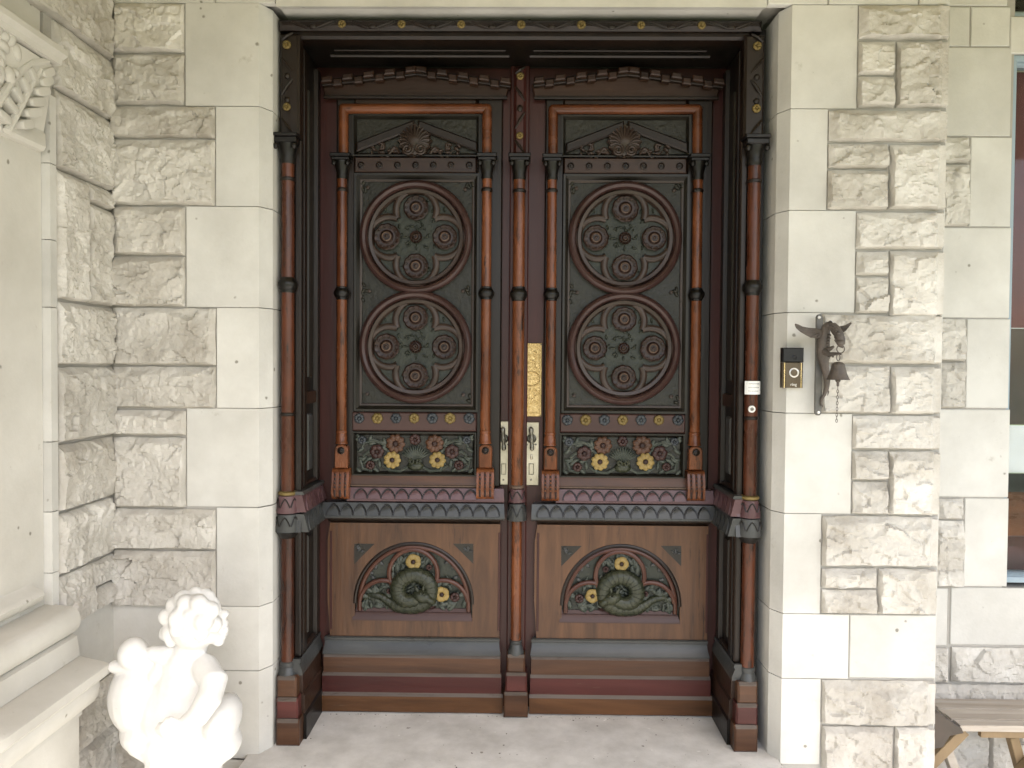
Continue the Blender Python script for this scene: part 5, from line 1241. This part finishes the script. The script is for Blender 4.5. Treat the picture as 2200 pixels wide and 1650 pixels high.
leg((2075, 1572), (2008, 1640), Yf_ + .035, .034, .03); leg((2030, 1590), (2056, 1660), Yf_ + .07, .028, .03, 'bench')
leg((2180, 1585), (2195, 1640), Yf_ + .07, .03, .03)
leg((2290, 1572), (2225, 1640), Yf_ + .035, .034, .03)
q = MB(); pol = [W(px, py, Yf_ + .012) - bo for px, py in ((1990, 1526), (2012, 1528), (2020, 1532), (2026, 1540), (2036, 1542), (2043, 1551), (2052, 1554), (2060, 1560), (2064, 1570), (2035, 1576), (2020, 1600), (2000, 1604))]
q.prism([(p_.x, p_.z) for p_ in reversed(pol)], Yf_ + .030 - bo.y, Yf_ - .006 - bo.y, .002); q.build('shaped_bracket', 'benchdark', bench)  # dark scalloped piece at the left end of the seat

# ================================================================== WINDOWS AT THE RIGHT EDGE
YG = YR + .02
def window(name, label, xa, ya, xb, yb, inner):
    x0 = W(xa, (ya + yb) / 2, YR).x; x1 = 2.75; zt, zb = W(xa, ya, YR).z, W(xa, yb, YR).z
    r_ = empty(name, ((x0 + x1) / 2, YR, zb), label, 'window', 'windows of the set-back wall'); o_ = Vector(r_.location)
    q = MB(); q.frame(x0 - o_.x, x1 - o_.x, 0, zt - zb, .018, .07, .004, inner=.012); q.build('frame', 'blueframe', r_)
    q = MB(); q.frame(x0 + .0175 - o_.x, x1 - .0175 - o_.x, .0175, zt - zb - .0175, .011, .07, .020, inner=.03); q.build('sash', 'blueframe', r_)
    q = MB(); q.box(x0 + .03 - o_.x, x1 - .03 - o_.x, .044, .048, .03, zt - zb - .03); q.build('pane', 'glass', r_, smooth=0)
    for nm, m, za, zc_, dy in inner:
        q = MB(); A, C = W(2190, za, YR + .12).z - zb, W(2190, zc_, YR + .12).z - zb
        q.box(x0 + .02 - o_.x, x1 - .02 - o_.x, dy, dy + .01, C, A); q.build(nm, m, r_, smooth=0)
    return r_
window('window', 'tall pale blue window with a red blind, cut by the right edge', 2166, 118, 2400, 1252,
       (('blind', 'redblind', 160, 705, .10), ('dark_panel', 'benchdark', 706, 912, .11), ('white_panel', 'paper', 914, 1015, .11), ('shelf', 'bellblack', 1016, 1055, .10), ('wood_panel', 'orangeh', 1056, 1150, .11), ('red_panel', 'redh', 1151, 1240, .11)))
window('transom_window', 'small dark upper window above the tall blue one, at the top right corner', 2176, -140, 2400, 34, (('dark_backing', 'bellblack', -130, 32, .09),))
b = MB(); x0 = W(2170, 70, YR).x; b.rect(x0, 2.9, W(2190, 116, YR).z, W(2190, 36, YR).z, YR + .2, YR - .004, .003); o = b.build('stone_transom', 'ashlar', rwall, (0, 0, 0), smooth=0); o.location = -Vector(rwall.location)
for nm in ():
    pass

rs_ = random.Random(99)
for o in bpy.data.objects:                                   # hand-carved: no two flowers sit quite alike
    if o.parent and o.type == 'MESH' and o.name.split('.')[0] in ('flower', 'rosette', 'gilt_flower'):
        k = rs_.uniform(.93, 1.06); o.rotation_euler.y = rs_.uniform(-.5, .5); o.scale = (o.scale.x * k, k, k)
q = MB(); rs_ = random.Random(15)
for k in range(120):
    x_, y_ = rs_.uniform(-.70, .72), 2.33 + .36 * rs_.random() ** 1.5
    r_ = rs_.choice((.0010, .0013, .0016, .0024))
    if k > 44: x_, y_, r_ = rs_.uniform(-.68, .66), 2.715 - .02 * rs_.random() ** 2, rs_.uniform(.0008, .002)
    q.ell((x_, y_, r_ * .3), (r_ * rs_.uniform(1, 2), r_, r_ * .4), Matrix.Rotation(rs_.uniform(0, 3), 3, 'Z'), 6, 4)
tag(q.build('litter', 'benchdark'), 'tiny scraps of leaf and grit scattered on the pale door step', kind='stuff')
for o in bpy.data.objects:
    if o.parent and o.name.split('.')[0] in ('foliage', 'carved_ground', 'spandrel_carving', 'corner_foliage', 'corner_carving', 'scroll_carving', 'scrollwork', 'serpent_ridges', 'scale_shade_lines', 'scale_shade_line', 'vine'): o['kind'] = 'stuff'
for o in bpy.data.objects:
    if o.parent is None and o.get('category') and not o.get('kind'): o['kind'] = 'thing'
